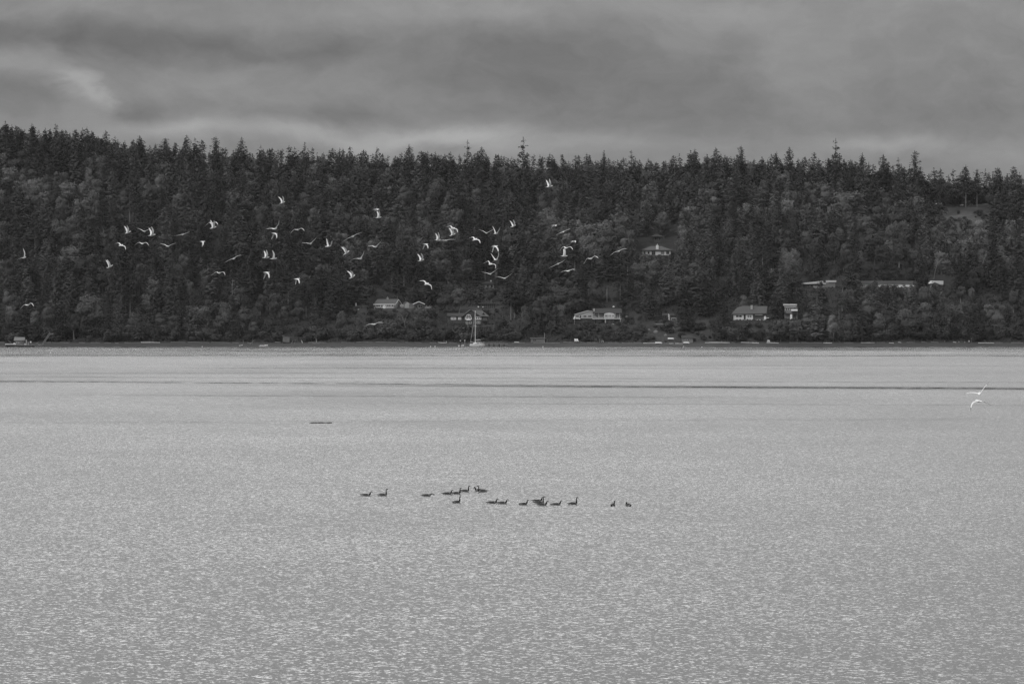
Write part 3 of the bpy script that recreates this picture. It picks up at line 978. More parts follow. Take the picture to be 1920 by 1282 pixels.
def merge(lst, kind, name, material, label):
    Vs, Fs, Ts, Ns = [], [], [], []
    off = 0
    for T in lst:
        Vp, Fp, Np = PROTO[kind][T['pi']]['light']
        c, s_ = math.cos(T['rot']), math.sin(T['rot'])
        Rm = np.array([[c, s_, 0], [-s_, c, 0], [0, 0, 1]])
        Vn = (Vp * np.array([T['sxy'], T['sxy'], T['sz']])) @ Rm + np.array([T['x'], T['y'], T['z'] - .1])
        Ns.append(Np @ Rm); Vs.append(Vn); Fs.append(Fp + off); off += len(Vn)
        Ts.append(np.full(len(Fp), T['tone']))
    if not Vs: return
    me = np_mesh(name, np.concatenate(Vs), np.concatenate(Fs), material, np.concatenate(Ts), normals=np.concatenate(Ns))
    o = bpy.data.objects.new(name, me)
    COL.objects.link(o)
    o.color = (0, 0, 0, 1)
    tag(o, label, 'woodland', kind='stuff')
    return o


merge(REST['conifer'], 'conifer', 'conifer_forest', M['needles'], "smaller half-hidden conifers packed between the larger trees of the hillside")
merge(REST['broad'], 'broad', 'broadleaf_woodland', M['leaves'], "smaller half-hidden broadleaf crowns filling gaps between the larger trees")
merge(REST['shrub'], 'shrub', 'undergrowth', M['scrub'], "scrubby undergrowth filling gaps along the bank and under the trees")

# low ground cover over the hillside: tufts of scrub and long grass nobody could count
n = 52000
gx = rng.uniform(-215, 215, n); gy = SHORE + 14 + 130 * rng.random(n) ** 1.3
gz = terrain(gx, gy)
a_ = rng.uniform(0, 3.14, n)
U = unit(np.stack([rng.normal(0, .35, n), rng.normal(0, .35, n), np.ones(n)], -1))
Wv = np.stack([np.cos(a_), np.sin(a_), np.zeros(n)], -1)
L = rng.uniform(.15, .55, n)
px_ = 960 + F * gx / gy
py_ = 641 - F * (gy * math.sin(PITCH) + (gz - CAMH)) / gy
lawny = np.zeros(n)
for (a0, a1, b0, b1, w) in LAWN:
    lawny = np.maximum(lawny, ((px_ > a0) & (px_ < a1) & (py_ > b0) & (py_ < b1)) * w)
L = np.where(lawny > 0, L * .45, L)
Vg, Fg = leaf_tris(np.stack([gx, gy, gz + L * .3], -1), U, Wv, L, L * rng.uniform(.5, 1.1, n))
me = np_mesh('ground_cover', Vg, Fg, M['scrub'], np.where(lawny > 0, rng.uniform(.8, 1.3, n), rng.uniform(.4, 1.1, n)))
o = bpy.data.objects.new('ground_cover', me); COL.objects.link(o); o.color = (0, 0, 0, 1)
tag(o, "rough grass, bracken and bramble covering the open ground between trees and houses", 'ground cover', kind='stuff')

# ------------------------------------------------------------------ houses
def window(root, x, z, w, h, n=2, y=0.0, frame='gel', pane='glass', name='window', bar=0.14, label=None, arch=False):
    """a window on the wall facing -y: frame and mullions proud of the wall, pane behind them"""
    mb = MB()
    y0, y1 = y - 0.09, y + 0.02
    mb.box(x, x + w, y0, y1, z, z + bar)
    mb.box(x, x + w, y0, y1, z + h - bar, z + h)
    for k in range(n + 1):
        cx = x + (w - bar) * k / n
        mb.box(cx, cx + bar, y0 + .003, y1 - .003, z + bar, z + h - bar)
    o = mb.build(name, M[frame], root)
    if label: o['label'] = label
    MB().box(x + bar * .5, x + w - bar * .5, y - 0.03, y + 0.012, z + bar * .5, z + h - bar * .5).build('pane', M[pane], o)
    return o


def gable_shell(root, w, d, hw, hr, wall, roof, over=0.5, axis='x', base=1.8, thick=0.16, drop=0.0):
    """walls with gables and a chevron roof; the front wall is at y=0, x from -w/2; base = foundation below ground"""
    g = 0.012
    if axis == 'x':       # ridge along x: the eave faces the water
        poly = [(0, -0.0), (d, 0.0), (d, hw - g), (d / 2, hw + hr - g), (0, hw - g)]
        wm_ = MB().extrude_x(poly, -w / 2, w / 2)
        sl_ = hr / (d / 2)
        rf = [(-over, hw - over * sl_), (-over, hw - over * sl_ + thick), (d / 2, hw + hr + thick), (d + over, hw - over * sl_ + thick), (d + over, hw - over * sl_), (d / 2, hw + hr)]
        rf = rf[::-1]
        r_ = MB().extrude_x(rf, -w / 2 - over, w / 2 + over)
    else:                 # the gable faces the water
        poly = [(-w / 2, 0), (w / 2, 0), (w / 2, hw - g), (0, hw + hr - g), (-w / 2, hw - g)]
        wm_ = MB().extrude_y(poly, 0, d)
        sl_ = hr / (w / 2)
        e = over
        rf = [(-w / 2 - e, hw - e * sl_), (0, hw + hr), (w / 2 + e, hw - e * sl_), (w / 2 + e, hw - e * sl_ + thick), (0, hw + hr + thick), (-w / 2 - e, hw - e * sl_ + thick)]
        r_ = MB().extrude_y(rf, -over, d + over)
    wo = wm_.build('wall', M[wall], root)
    ro = r_.build('roof', M[roof], root)
    if base:
        MB().box(-w / 2 + .08, w / 2 - .08, .08, d - .08, -base, -0.002).build('foundation', M['darktimber'], root)
    return wo, ro


def hip_shell(root, w, d, hw, hr, wall, roof, over=0.7, hipx=None, base=1.8):
    hipx = d / 2 if hipx is None else hipx
    wo = MB().box(-w / 2, w / 2, 0, d, 0, hw).build('wall', M[wall], root)
    x0, x1, y0, y1 = -w / 2 - over, w / 2 + over, -over, d + over
    z0, z1 = hw + .004, hw + .16
    vs = [(x0, y0, z0), (x1, y0, z0), (x1, y1, z0), (x0, y1, z0), (x0, y0, z1), (x1, y0, z1), (x1, y1, z1), (x0, y1, z1),
          (-w / 2 + hipx, d / 2, z1 + hr), (w / 2 - hipx, d / 2, z1 + hr)]
    fs = [(0, 3, 2, 1), (0, 1, 5, 4), (1, 2, 6, 5), (2, 3, 7, 6), (3, 0, 4, 7), (4, 5, 9, 8), (5, 6, 9), (6, 7, 8, 9), (7, 4, 8)]
    ro = MB().add(vs, fs).build('roof', M[roof], root)
    if base:
        MB().box(-w / 2 + .08, w / 2 - .08, .08, d - .08, -base, -0.002).build('foundation', M['darktimber'], root)
    return wo, ro


def chimney(roof, x, y, z, h, w=.8, m='paleboard', pot=True):
    mb = MB().box(x - w / 2, x + w / 2, y - w / 2, y + w / 2, z, z + h)
    mb.box(x - w / 2 - .08, x + w / 2 + .08, y - w / 2 - .08, y + w / 2 + .08, z + h, z + h + .12)
    if pot: mb.tube([(x, y, z + h + .1), (x, y, z + h + .5)], .13, 8)
    return mb.build('chimney', M[m], roof)


def house(key, name, label, cat='house', yaw=0.0, dz=0.0, group=None):
    p = HG[key]
    r = empty(name, (p.x, p.y, p.z + dz), math.radians(yaw))
    return tag(r, label, cat, group)


# 1 the white cottage, seen from its left front corner
r = house('cottage', 'cottage', "white cottage with a grey gabled roof, white-framed windows and a round white ornament", yaw=-24)
r.location = at(721.5, 579, HG['cottage'].y); r.location.z = HG['cottage'].z
wo, ro = gable_shell(r, 8.2, 5.6, 2.05, 1.55, 'paleboard', 'roof', over=.55)
chimney(ro, -0.4, 3.3, 3.35, .75, .6)
MB().box(-4.75, 4.75, -.68, -.56, 1.48, 1.78).build('gutter_board', M['white'], r)
MB().extrude_x([(-.0, 0)] + [(0.2, 0), (.2, .2), (0, .2)], 0, .01) if False else None
b_ = MB()
for sgn in (1,):
    b_.add([(4.66, -.55, 1.50), (4.66, 2.8, 3.62), (4.66, 2.8, 3.34), (4.66, -.55, 1.22), (4.80, -.55, 1.50), (4.80, 2.8, 3.62), (4.80, 2.8, 3.34), (4.80, -.55, 1.22)],
           [(0, 1, 2, 3), (7, 6, 5, 4), (0, 4, 5, 1), (1, 5, 6, 2), (2, 6, 7, 3), (3, 7, 4, 0)])
    b_.add([(4.66, 2.8, 3.62), (4.66, 6.15, 1.50), (4.66, 6.15, 1.22), (4.66, 2.8, 3.34), (4.80, 2.8, 3.62), (4.80, 6.15, 1.50), (4.80, 6.15, 1.22), (4.80, 2.8, 3.34)],
           [(0, 1, 2, 3), (7, 6, 5, 4), (0, 4, 5, 1), (1, 5, 6, 2), (2, 6, 7, 3), (3, 7, 4, 0)])
b_.build('barge_board', M['white'], r)
window(r, -3.9, .45, 1.9, 1.25, 2)
window(r, -1.8, .35, 1.5, 1.3, 1, pane='curtain')
window(r, 0.9, .75, 1.8, .95, 2)
window(r, 2.85, .75, 1.1, .95, 1)
MB().box(-3.9, 4.0, -1.5, -.1, -.05, .08).build('terrace', M['paleboard'], r)
rail = MB()
for k in range(9):
    rail.box(-3.85 + k * .97, -3.79 + k * .97, -1.48, -1.42, .08, .75)
rail.box(-3.9, 4.0, -1.5, -1.4, .75, .82)
rail.build('railing', M['offwhite'], r)
# round ornament in front of it
p = at(720.3, 575.2, HG['cottage'].y - 2.6)
mb = MB()
n = 20
ring = []
for k in range(n):
    a = 6.283 * k / n
    for (rr, yy) in ((.62, -.05), (.62, .05), (.2, .05), (.2, -.05)):
        ring.append((math.cos(a) * rr, yy, math.sin(a) * rr))
fs = []
for k in range(n):
    k2 = (k + 1) % n
    for j in range(4):
        fs.append((k * 4 + j, k * 4 + (j + 1) % 4, k2 * 4 + (j + 1) % 4, k2 * 4 + j))
mb.add(ring, fs)
mb.tube([(0.05, 0, -.6), (0.25, 0, -1.6)], [.16, .2], 6)
o = mb.build('round_ornament', M['white'], None, p)
tag(o, "round white ring ornament on a post in front of the white cottage", 'garden ornament')

# 2 the annex
r = house('annex', 'garden_annex', "small pale gable-ended annex just right of the white cottage", 'outbuilding', yaw=12)
r.location = at(763.5, 578.5, HG['annex'].y + 1); r.location.z = HG['annex'].z
gable_shell(r, 1.9, 3.6, 1.75, .75, 'paleboard', 'roof', over=.12, axis='y')
MB().box(-2.9, -1.0, .5, 3.2, 0, 1.6).build('lean_to', M['greywall'], r)
window(r, -2.5, .6, 1.0, .7, 1, y=.5)

# 3 the lodge with the white barge boards
r = house('lodge', 'gabled_lodge', "dark lodge whose low gable is edged with bright white barge boards", yaw=0)
r.location = at(785.5, 579, HG['lodge'].y); r.location.z = HG['lodge'].z
wo, ro = gable_shell(r, 3.8, 5.5, 2.0, .8, 'darkwall', 'roofdark', over=.45, axis='y')
bb = MB()
for sg in (-1, 1):
    sl_ = .8 / 1.9
    pts = [(0, 2.98), (sg * 2.4, 2.0 - .5 * sl_ + .17), (sg * 2.4, 2.0 - .5 * sl_ - .13), (0, 2.68)]
    if sg > 0: pts = pts[::-1]
    bb.extrude_y(pts, -.62, -.46)
bb.build('barge_board', M['white'], r)
MB().box(-3.9, -1.92, .8, 4, 0, 1.75).build('wing', M['greywall'], r)
MB().box(-4.1, -1.93, .5, 4.2, 1.76, 1.9).build('wing_roof', M['paleboard'], r)
window(r, -1.6, .35, 1.0, 1.3, 1, frame='timber')
window(r, -.2, .35, 1.5, 1.3, 2, frame='timber')
f_ = MB()
for k in range(6): f_.box(2.2 + k * .45, 2.3 + k * .45, -.4, -.33, -.2, 1.0 + .35 * (k % 3 == 1))
f_.box(2.1, 4.7, -.37, -.3, .5, .6)
tag(f_.build('garden_fence', M['offwhite'], None, r.location + Vector((0.2, 0, 0))), "short pale picket fence at the right side of the dark lodge", 'fence')

# 4 the low hut left of the cottage
r = house('hut', 'flat_roofed_hut', "long low dark hut with a flat roof and white stovepipe, left of the cottage", 'hut')
r.location = at(670, 581, HG['hut'].y); r.location.z = HG['hut'].z
MB().box(-3.8, 3.6, 0, 3, 0, 1.25).build('wall', M['darkwall'], r)
MB().box(-4.0, 3.9, -.4, 3.3, 1.26, 1.42).build('roof', M['timber'], r)
MB().tube([(-.55, .6, 1.4), (-.55, .6, 2.6)], .16, 8).build('stovepipe', M['white'], r)
window(r, -2.8, .35, 1.6, .7, 2, frame='timber')
window(r, 1.2, .35, 1.4, .7, 2, frame='timber')
p = at(672.5, 580.5, HG['hut'].y - 1.5)
tag(MB().box(-.45, .45, -.2, .2, -.15, .12).box(-.3, .3, -.15, .15, .12, .25).build('white_tub', M['white'], None, p), "small white tub on the ground before the flat-roofed hut", 'tub')

# 5 the dark shingle house behind the sailboat
r = house('shingle', 'shingle_house', "dark two-storey shingle house with white arched and square windows, behind the sailboat", yaw=6)
r.location = at(884, 609, HG['shingle'].y); r.location.z = HG['shingle'].z
MB().box(-2.9, 6.2, 0, 7, 0, 3.35).build('wall', M['darkwall'], r)
MB().box(-8.8, -2.92, 1.2, 6.2, .6, 3.3).build('wing', M['darkwall'], r)
MB().extrude_x([(0.7, 3.31), (6.7, 3.31), (3.7, 4.6)], -9.2, -2.6).build('wing_roof', M['roofdark'], r)
MB().extrude_y([(-3.4, 3.36), (2.9, 3.36), (-.3, 5.55)], -.35, 7).build('gable', M['darkwall'], r)
MB().extrude_y([(-3.75, 3.2), (-3.4, 3.2), (-.3, 5.57), (3.1, 3.4), (3.5, 3.4), (-.3, 5.85)], -.6, 7.2).build('roof', M['roofdark'], r)
# the roof of the right half slopes to the water
ro = MB().add([(-.1, 3.6, 5.7), (4.6, 3.6, 5.5), (6.9, -.7, 3.3), (3.1, -.7, 3.4), (-.1, 3.6, 5.5), (4.6, 3.6, 5.3), (6.9, -.7, 3.14), (3.1, -.7, 3.2), (6.9, 6.9, 3.3), (3.1, 6.9, 3.3)],
              [(3, 2, 1, 0), (4, 5, 6, 7), (7, 6, 2, 3), (1, 2, 8), (0, 1, 8, 9), (0, 3, 7, 4)]).build('side_roof', M['roof'], r)
MB().extrude_y([(4.2, 4.0), (5.3, 4.0), (4.75, 4.8)], .2, 2.0).build('dormer', M['roofdark'], r)
window(r, -7.9, 2.0, 2.0, 1.0, 3, y=1.2, bar=.24)
window(r, -5.1, 2.0, 1.2, 1.0, 2, y=1.2, bar=.24)
window(r, -2.5, 2.05, 2.6, 1.15, 4, y=-.02, bar=.24, label="white four-light window under a round fanlight")
arch = MB()
for k in range(9):
    a0, a1 = math.pi * k / 9, math.pi * (k + 1) / 9
    arch.extrude_y([(-1.2 + math.cos(a0) * .75, 3.3 + math.sin(a0) * .6), (-1.2 + math.cos(a0) * .93, 3.3 + math.sin(a0) * .78),
                    (-1.2 + math.cos(a1) * .93, 3.3 + math.sin(a1) * .78), (-1.2 + math.cos(a1) * .75, 3.3 + math.sin(a1) * .6)][::-1], -.5, -.36)
arch.box(-1.26, -1.14, -.49, -.37, 3.3, 3.95)
ao = arch.build('fanlight', M['gel'], r)
MB().extrude_y([(-1.2 + math.cos(math.pi * k / 8) * .76, 3.3 + math.sin(math.pi * k / 8) * .61) for k in range(9)], -.44, -.38).build('pane', M['curtain'], ao)
MB().box(-2.0, -.4, -.7, -.1, 1.75, 2.02).build('window_box', M['gel'], r)
window(r, 1.5, 2.05, 2.3, 1.15, 3, bar=.24)
window(r, -2.2, .35, .95, .85, 1, pane='curtain', frame='offwhite')
window(r, -.9, .35, 1.0, 1.0, 1, pane='curtain', frame='offwhite')
window(r, 2.0, .4, 1.4, 1.0, 2, pane='curtain', frame='offwhite')
MB().box(3.9, 6.6, -1.8, 0, 1.45, 1.6).box(4.0, 4.15, -1.75, -1.6, -.8, 1.45).box(6.3, 6.45, -1.75, -1.6, -.8, 1.45).box(3.9, 6.6, -1.8, -1.74, 2.3, 2.38).box(5.1, 5.2, -1.8, -1.74, 1.6, 2.3).build('porch', M['darktimber'], r)
window(r, 4.2, .3, 1.9, 1.05, 3, frame='timber')
window(r, 4.4, 1.9, 1.6, .8, 1, frame='timber', pane='curtain')
MB().box(-2.75, 6.0, .1, 6.8, -2.5, -.002).box(-8.7, -3.0, 1.3, 6.1, -2.5, .598).build('foundation', M['darktimber'], r)

# 6 the pavilion above it, and the house up in the trees
r = house('pavilion', 'flat_roofed_pavilion', "flat-roofed timber pavilion with a slatted front above the shingle house", 'pavilion')
MB().box(-2.9, 3.2, .3, 3, 0, 1.75).build('wall', M['darkwall'], r)
MB().box(-3.7, 4.0, -.6, 3.4, 1.76, 2.1).build('roof', M['roof'], r)
for k in range(8):
    MB().box(-2.8 + k * .8, -2.62 + k * .8, -.1, .02, 0, 1.75).build('post', M['timber'], r)
for (px, py, words) in ((897, 576.2, "round white lamp at the left corner of the flat-roofed pavilion"), (905.5, 576.5, "smaller pale garden lamp right of the brighter one by the pavilion")):
    p = at(px, py, HG['pavilion'].y - 1.2)
    zt = float(terrain(p.x, p.y))
    l_ = empty('garden_lamp', (p.x, p.y, zt)); tag(l_, words, 'garden lamp')
    MB().tube([(0, 0, -.2), (0, 0, max(.3, p.z - zt))], .05, 6).build('post', M['steel'], l_)
    mb = MB(); R_ = .3 if px < 900 else .22
    mb.tube([(0, 0, -R_), (0, 0, -R_ * .7), (0, 0, 0), (0, 0, R_ * .7), (0, 0, R_)], [.02, R_ * .7, R_, R_ * .7, .02], 10)
    mb.build('globe', M['white'], l_, (0, 0, max(.3, p.z - zt) + R_ * .6), smooth=True)
r = house('uphut', 'upper_lodge', "small dark lodge half hidden in the trees, up the slope from the pavilion", 'house', yaw=8)
hip_shell(r, 5.0, 3.4, 1.8, .9, 'greywall', 'roofdark', over=.5)
for k in range(3): window(r, -2.2 + k * 1.6, .4, 1.1, 1.1, 1, frame='timber')
p = at(920.5, 526.5, HG['uphut'].y + 3)
l_ = empty('pole_lamp', (p.x, p.y, HG['uphut'].z)); tag(l_, "white lamp on a thin pole above the half-hidden lodge", 'lamp')
MB().tube([(0, 0, -.5), (0, 0, p.z - HG['uphut'].z)], .06, 6).build('post', M['steel'], l_)
MB().tube([(0, 0, -.25), (0, 0, .25)], [.22, .16], 8).build('lamp_head', M['white'], l_, (0, 0, p.z - HG['uphut'].z))

# 7 the long balcony house
r = house('balcony', 'balcony_house', "long house with a pale rounded wing at left, dark roof and white balcony on posts", yaw=2)
r.location = at(1138, 607, HG['balcony'].y); r.location.z = HG['balcony'].z; r.scale = (.8, .9, .8)
MB().box(-6.4, 6.2, 1.2, 8, 0, 5.0).build('wall', M['darkwall'], r)
ro = MB().extrude_x([(-.4, 4.95), (-.4, 5.12), (4.6, 7.35), (9.2, 5.1), (9.2, 4.95)][::-1], -6.9, 7.4).build('roof', M['roofdark'], r)
MB().tube([(-6.1, 1.6, 5.0), (-6.1, 1.6, 7.3)], .26, 4).build('chimney', M['offwhite'], ro)
# the pale wing with a hump-backed gable
poly = [(-15.3, 2.45), (-6.45, 2.45), (-6.45, 4.9), (-6.7, 5.5), (-7.4, 5.95), (-8.6, 6.15), (-10.2, 5.8), (-12.4, 5.1), (-15.3, 4.3)]
MB().extrude_y(poly, .9, 7).build('wing', M['paleboard'], r)
MB().extrude_y([(x_, z_ + .006) for x_, z_ in poly[2:]] + [(x_ - (.3 if i == 0 else 0), z_ + .2) for i, (x_, z_) in enumerate(poly[2:][::-1])], .5, 7.4).build('wing_roof', M['offwhite'], r)
MB().box(-15.0, -6.6, 1.1, 6.8, -1, 2.448).build('wing_base', M['darktimber'], r)
window(r, -14.9, 3.1, 1.3, .75, 2, y=.9, frame='paleboard', bar=.1)
window(r, -13.2, 2.6, .7, 1.5, 1, y=.9, frame='paleboard', bar=.1, name='door')
window(r, -11.4, 3.15, 1.5, .75, 2, y=.9, frame='paleboard', bar=.1)
window(r, -9.1, 3.15, 1.6, .75, 2, y=.9, frame='paleboard', bar=.1)
MB().box(-15.2, -13.7, .6, .88, 2.3, 2.8).box(-13.6, -12.9, .5, .85, 2.1, 2.5).build('flower_box', M['white'], r)
MB().box(-7.0, 6.9, -.9, 1.2, 2.1, 2.42).build('balcony', M['offwhite'], r)
for k in range(7):
    MB().box(-6.2 + k * 2.05, -6.05 + k * 2.05, -.8, -.65, 2.42, 4.95 if k not in (2, 3, 4) else 2.43).build('balcony_post', M['offwhite'], r) if k not in (2, 3, 4) else None
for x_ in (-6.3, -4.4, -1.0, 1.2, 3.1, 6.4):
    MB().box(x_, x_ + (.35 if x_ == -1.0 else .18), -.7, -.5, -.4, 2.1).build('support_post', M['offwhite'] if x_ in (-1.0, 6.4) else M['timber'], r)
rl = MB()
for k in range(32): rl.box(-6.9 + k * .44, -6.86 + k * .44, -.88, -.84, 2.42, 3.25)
rl.box(-7.0, 6.9, -.9, -.82, 3.25, 3.31)
rl.build('railing', M['offwhite'], r)
sr = [(-1.35, 2.43), (3.7, 2.43), (3.7, 4.65), (2.9, 4.95), (1.2, 5.3), (-.8, 5.0), (-1.35, 4.6)]
MB().extrude_y(sr, -.95, 1.19).build('sunroom', M['offwhite'], r)
window(r, -1.0, 3.0, 1.35, 1.45, 2, y=-.95, bar=.14, label="first window of the white sunroom")
window(r, .5, 3.0, 1.45, 1.45, 2, y=-.95, bar=.16, pane='curtain')
window(r, 2.05, 3.0, 1.4, 1.45, 2, y=-.95, bar=.16, pane='curtain')
window(r, -5.6, 2.7, 1.5, 1.7, 2, y=1.2)
window(r, -3.6, 2.7, 1.9, 1.7, 3, y=1.2)
window(r, 4.3, 2.7, 2.0, 1.7, 2, y=1.2, pane='curtain')
window(r, -5.2, .3, 2.6, 1.5, 3, y=1.2, frame='timber', pane='curtain')
window(r, -.4, .3, 3.4, 1.5, 4, y=1.2, frame='timber', pane='curtain')
MB().box(-6.3, 6.1, 1.3, 7.9, -2.2, -.002).build('foundation', M['darktimber'], r)
# garden things beside it
p = at(1077, 597, HG['balcony'].y - 2); zt = float(terrain(p.x, p.y))
pr = empty('garden_parasol', (p.x, p.y, zt)); tag(pr, "folded white parasol at the left corner of the long balcony house", 'parasol')
hh = at(1077, 592, p.y).z - zt
MB().tube([(0, 0, -.2), (.1, 0, hh)], .05, 6).build('pole', M['offwhite'], pr)
MB().tube([(-.12, 0, hh - 1.3), (-.05, 0, hh - .9), (.1, 0, hh - .3), (.16, 0, hh)], [.32, .3, .2, .04], 8).build('canopy', M['white'], pr)
for (px, py, s_, words) in ((1102, 601, .8, "pale dome-shaped garden boulder under the wing of the balcony house"), (1149.5, 608, .5, "flat pale stone on the lawn in front of the balcony house"),
                            (1175, 596, .7, "pale boulder on the bank right of the balcony house"), (1182.5, 600, .6, "lower of the two pale boulders right of the balcony house"),
                            (1176, 607.5, .55, "boulder at the foot of the bank right of the balcony house"), (1150.5, 576, .45, "small bright stone on the grass above the dark roof"),
                            (1129.5, 570, .3, "tiny pale stone high on the grass above the balcony house"), (1166.5, 574, .35, "small dull stone near the right end of the grass above the roof"),
                            (1258.5, 614, .9, "larger of the two white boulders below the dark cabin"), (1262.5, 617, .6, "smaller white boulder touching the larger one below the cabin"),
                            (1230, 623, 1.0, "broad pale rock outcrop on the garden bank"), (1248, 629, .7, "pale rock at the foot of the garden bank"), (1217, 619, .6, "leftmost pale rock of the garden bank"),
                            (1301, 615, .4, "small white stone left of the brightest one near the tarpaulin roof"), (1311.5, 615.5, .5, "bright white stone left of the white tarpaulin roof")):
    p = at_ground(px, py, raw=False)
    rr_ = random.Random(px)
    vs, fs = [], []
    nn = 8
    for j in range(4):
        for k in range(nn):
            a = 6.283 * k / nn; q = [1.0, .95, .6, .12][j]
            vs.append((math.cos(a) * q * s_ * rr_.uniform(.85, 1.1), math.sin(a) * q * s_ * .8 * rr_.uniform(.85, 1.1), [-.4, .25, .6, .8][j] * s_ * rr_.uniform(.9, 1.1)))
    for j in range(3):
        for k in range(nn): fs.append((j * nn + k, j * nn + (k + 1) % nn, (j + 1) * nn + (k + 1) % nn, (j + 1) * nn + k))
    fs.append(tuple(range(3 * nn, 4 * nn)))
    o = MB().add(vs, fs).build('boulder', M['stone'] if s_ > .55 else M['white'] if px in (1150.5, 1301, 1311.5) else M['stone'], None, p, smooth=True)
    tag(o, words, 'boulder', 'boulders in the gardens')

# 8 the hip-roofed house on the hill and the one above it
r = house('hip', 'hip_roofed_house', "white hill house with a wide grey hipped roof and white chimney", yaw=-3)
r.location = at(1230.5, 478, HG['hip'].y); r.location.z = HG['hip'].z
wo, ro = hip_shell(r, 12.2, 7.5, 2.15, 1.75, 'offwhite', 'roof', over=.7, hipx=4.0)
mb = MB(); mb.extrude_z([(.45, -.1), (1.0, .2), (1.0, .9), (.45, 1.1), (-.1, .9), (-.1, .2)], 2.6, 4.35); mb.tube([(.45, .5, 4.3), (.45, .5, 4.9)], .12, 6)
mb.build('chimney', M['white'], ro)
window(r, -5.4, .45, .95, 1.45, 1, frame='offwhite'); window(r, -3.8, .45, 1.1, 1.35, 1, frame='offwhite')
window(r, -2.0, .15, 1.6, 1.75, 2, frame='timber'); window(r, 1.9, .5, 1.5, 1.35, 2, frame='timber', pane='curtain'); window(r, 4.2, .5, 1.3, 1.35, 2, frame='timber')
r = house('uphip', 'upper_hip_roofed_house', "dark house with a pointed hipped roof in the trees above the white hill house", yaw=10)
r.location = at(1233, 455, HG['uphip'].y); r.location.z = HG['uphip'].z
hip_shell(r, 3.2, 3.2, 2.4, 1.2, 'darkwall', 'roofdark', over=.9, base=1.5)
window(r, -1.3, .9, 1.0, 1.3, 1, frame='timber'); window(r, .5, .9, .9, 1.3, 1, frame='timber')

# 9 the dark cabin with its deck
r = house('cabin', 'dark_cabin', "dark cabin with a raised deck and two white posts, above the garden lawn", 'cabin')
gable_shell(r, 4.2, 3.4, 2.0, .7, 'darkwall', 'roofdark', over=.4)
MB().box(-3.6, 3.4, -1.5, 0, -.05, .12).build('deck', M['timber'], r)
MB().box(-.1, .12, -1.4, -1.2, .12, 2.6).box(.35, .5, -1.4, -1.25, .12, 2.3).build('deck_post', M['white'], r)
MB().box(1.1, 3.0, -1.52, -1.44, .85, 1.0).box(1.1, 1.2, -1.5, -1.46, .12, .85).box(2.9, 3.0, -1.5, -1.46, .12, .85).build('railing', M['offwhite'], r)
window(r, -1.7, .6, 1.1, 1.0, 1, frame='timber')
# garden wall below it
p = at_ground(1240, 609, raw=False)
tag(MB().box(-2.6, 1.8, -.15, .15, -.6, .35).build('garden_wall', M['driftgrey'], None, p), "low grey garden wall on the bank below the dark cabin", 'wall')

# 10 the bungalow
r = house('bungalow', 'bungalow', "white-walled bungalow with a broad grey roof, pale chimney and dark basement", yaw=-4)
r.location = at(1405, 598.5, HG['bungalow'].y); r.location.z = HG['bungalow'].z + .3
w_, d_ = 12.6, 7
MB().box(-6.1, 1.4, 0, d_, 0, 2.05).build('wall', M['offwhite'], r)
MB().box(1.42, 6.3, 1.2, d_, 0, 2.05).build('side_wall', M['greywall'], r)
ro = MB().add([(-6.9, -.6, 2.0), (6.6, -.6, 2.25), (7.1, 3.6, 5.05), (-2.2, 3.6, 5.15), (-6.9, -.6, 2.18), (6.6, -.6, 2.43), (7.1, 3.6, 5.2), (-2.2, 3.6, 5.3), (-4.6, 3.2, 4.75), (-6.9, 7.6, 2.1), (7.0, 7.6, 2.1)],
              [(0, 1, 5, 4), (4, 5, 6, 7), (4, 7, 8), (4, 8, 9), (8, 7, 9), (7, 6, 10, 9), (1, 10, 6, 5), (0, 9, 10, 1), (0, 4, 9)]).build('roof', M['roof'], r)
chimney(ro, .9, 1.9, 3.9, 1.55, .75, 'paleboard', False)
window(r, -5.3, .75, 2.5, 1.0, 2, bar=.12); MB().box(-2.15, -1.45, -.06, .01, .05, 1.9).build('door', M['glass'], r)
window(r, -.9, .6, 1.9, 1.2, 2, bar=.12, pane='curtain')
MB().box(2.2, 5.1, -.2, 1.2, 1.75, 2.0).build('awning', M['white'], r)
MB().box(-6.2, 6.2, -1.0, -.02, -.22, -.05).build('deck', M['offwhite'], r)
MB().box(-6.0, 6.2, .1, d_ - .1, -2.6, -.002).build('basement', M['darktimber'], r)
p = at(1434.5, 596, HG['bungalow'].y - .5)
tag(MB().box(-.4, .4, -.2, .2, -.5, .45).box(-.25, .2, -.15, .15, .45, .75).box(.6, 1.5, -.2, .2, -.1, .15).build('garden_bench', M['white'], None, p), "white garden bench at the right end of the bungalow", 'bench')

# 11 the two-tiered house
r = house('tier', 'two_tiered_house', "narrow two-tiered house with two stacked pale flat roofs beside the bungalow", yaw=-8)
MB().box(-2.6, 2.4, .6, 5, 0, 5.0).build('wall', M['greywall'], r)
MB().box(-3.0, 2.2, -.3, 5.4, 5.3, 5.95).build('roof', M['rooflight'], r)
MB().box(-2.6, 2.1, .2, 5, 4.6, 5.1).build('fascia', M['offwhite'], r)
MB().box(.1, 2.6, -.9, .58, 3.2, 3.9).build('balcony', M['white'], r)
MB().box(-2.4, 2.5, -.5, .58, 2.1, 2.3).build('lower_roof', M['roofdark'], r)
window(r, -2.2, 3.4, 1.6, .9, 2, y=.6, frame='offwhite'); window(r, .9, 4.0, 1.1, .6, 1, y=.6, frame='timber')
MB().box(-.3, .5, -.4, -.1, -.2, 1.95).build('entrance_pillar', M['white'], r)
window(r, .9, .3, 1.2, 1.5, 2, y=.6, frame='timber')
MB().box(-2.5, 2.3, .7, 4.9, -2, -.002).build('foundation', M['darktimber'], r)

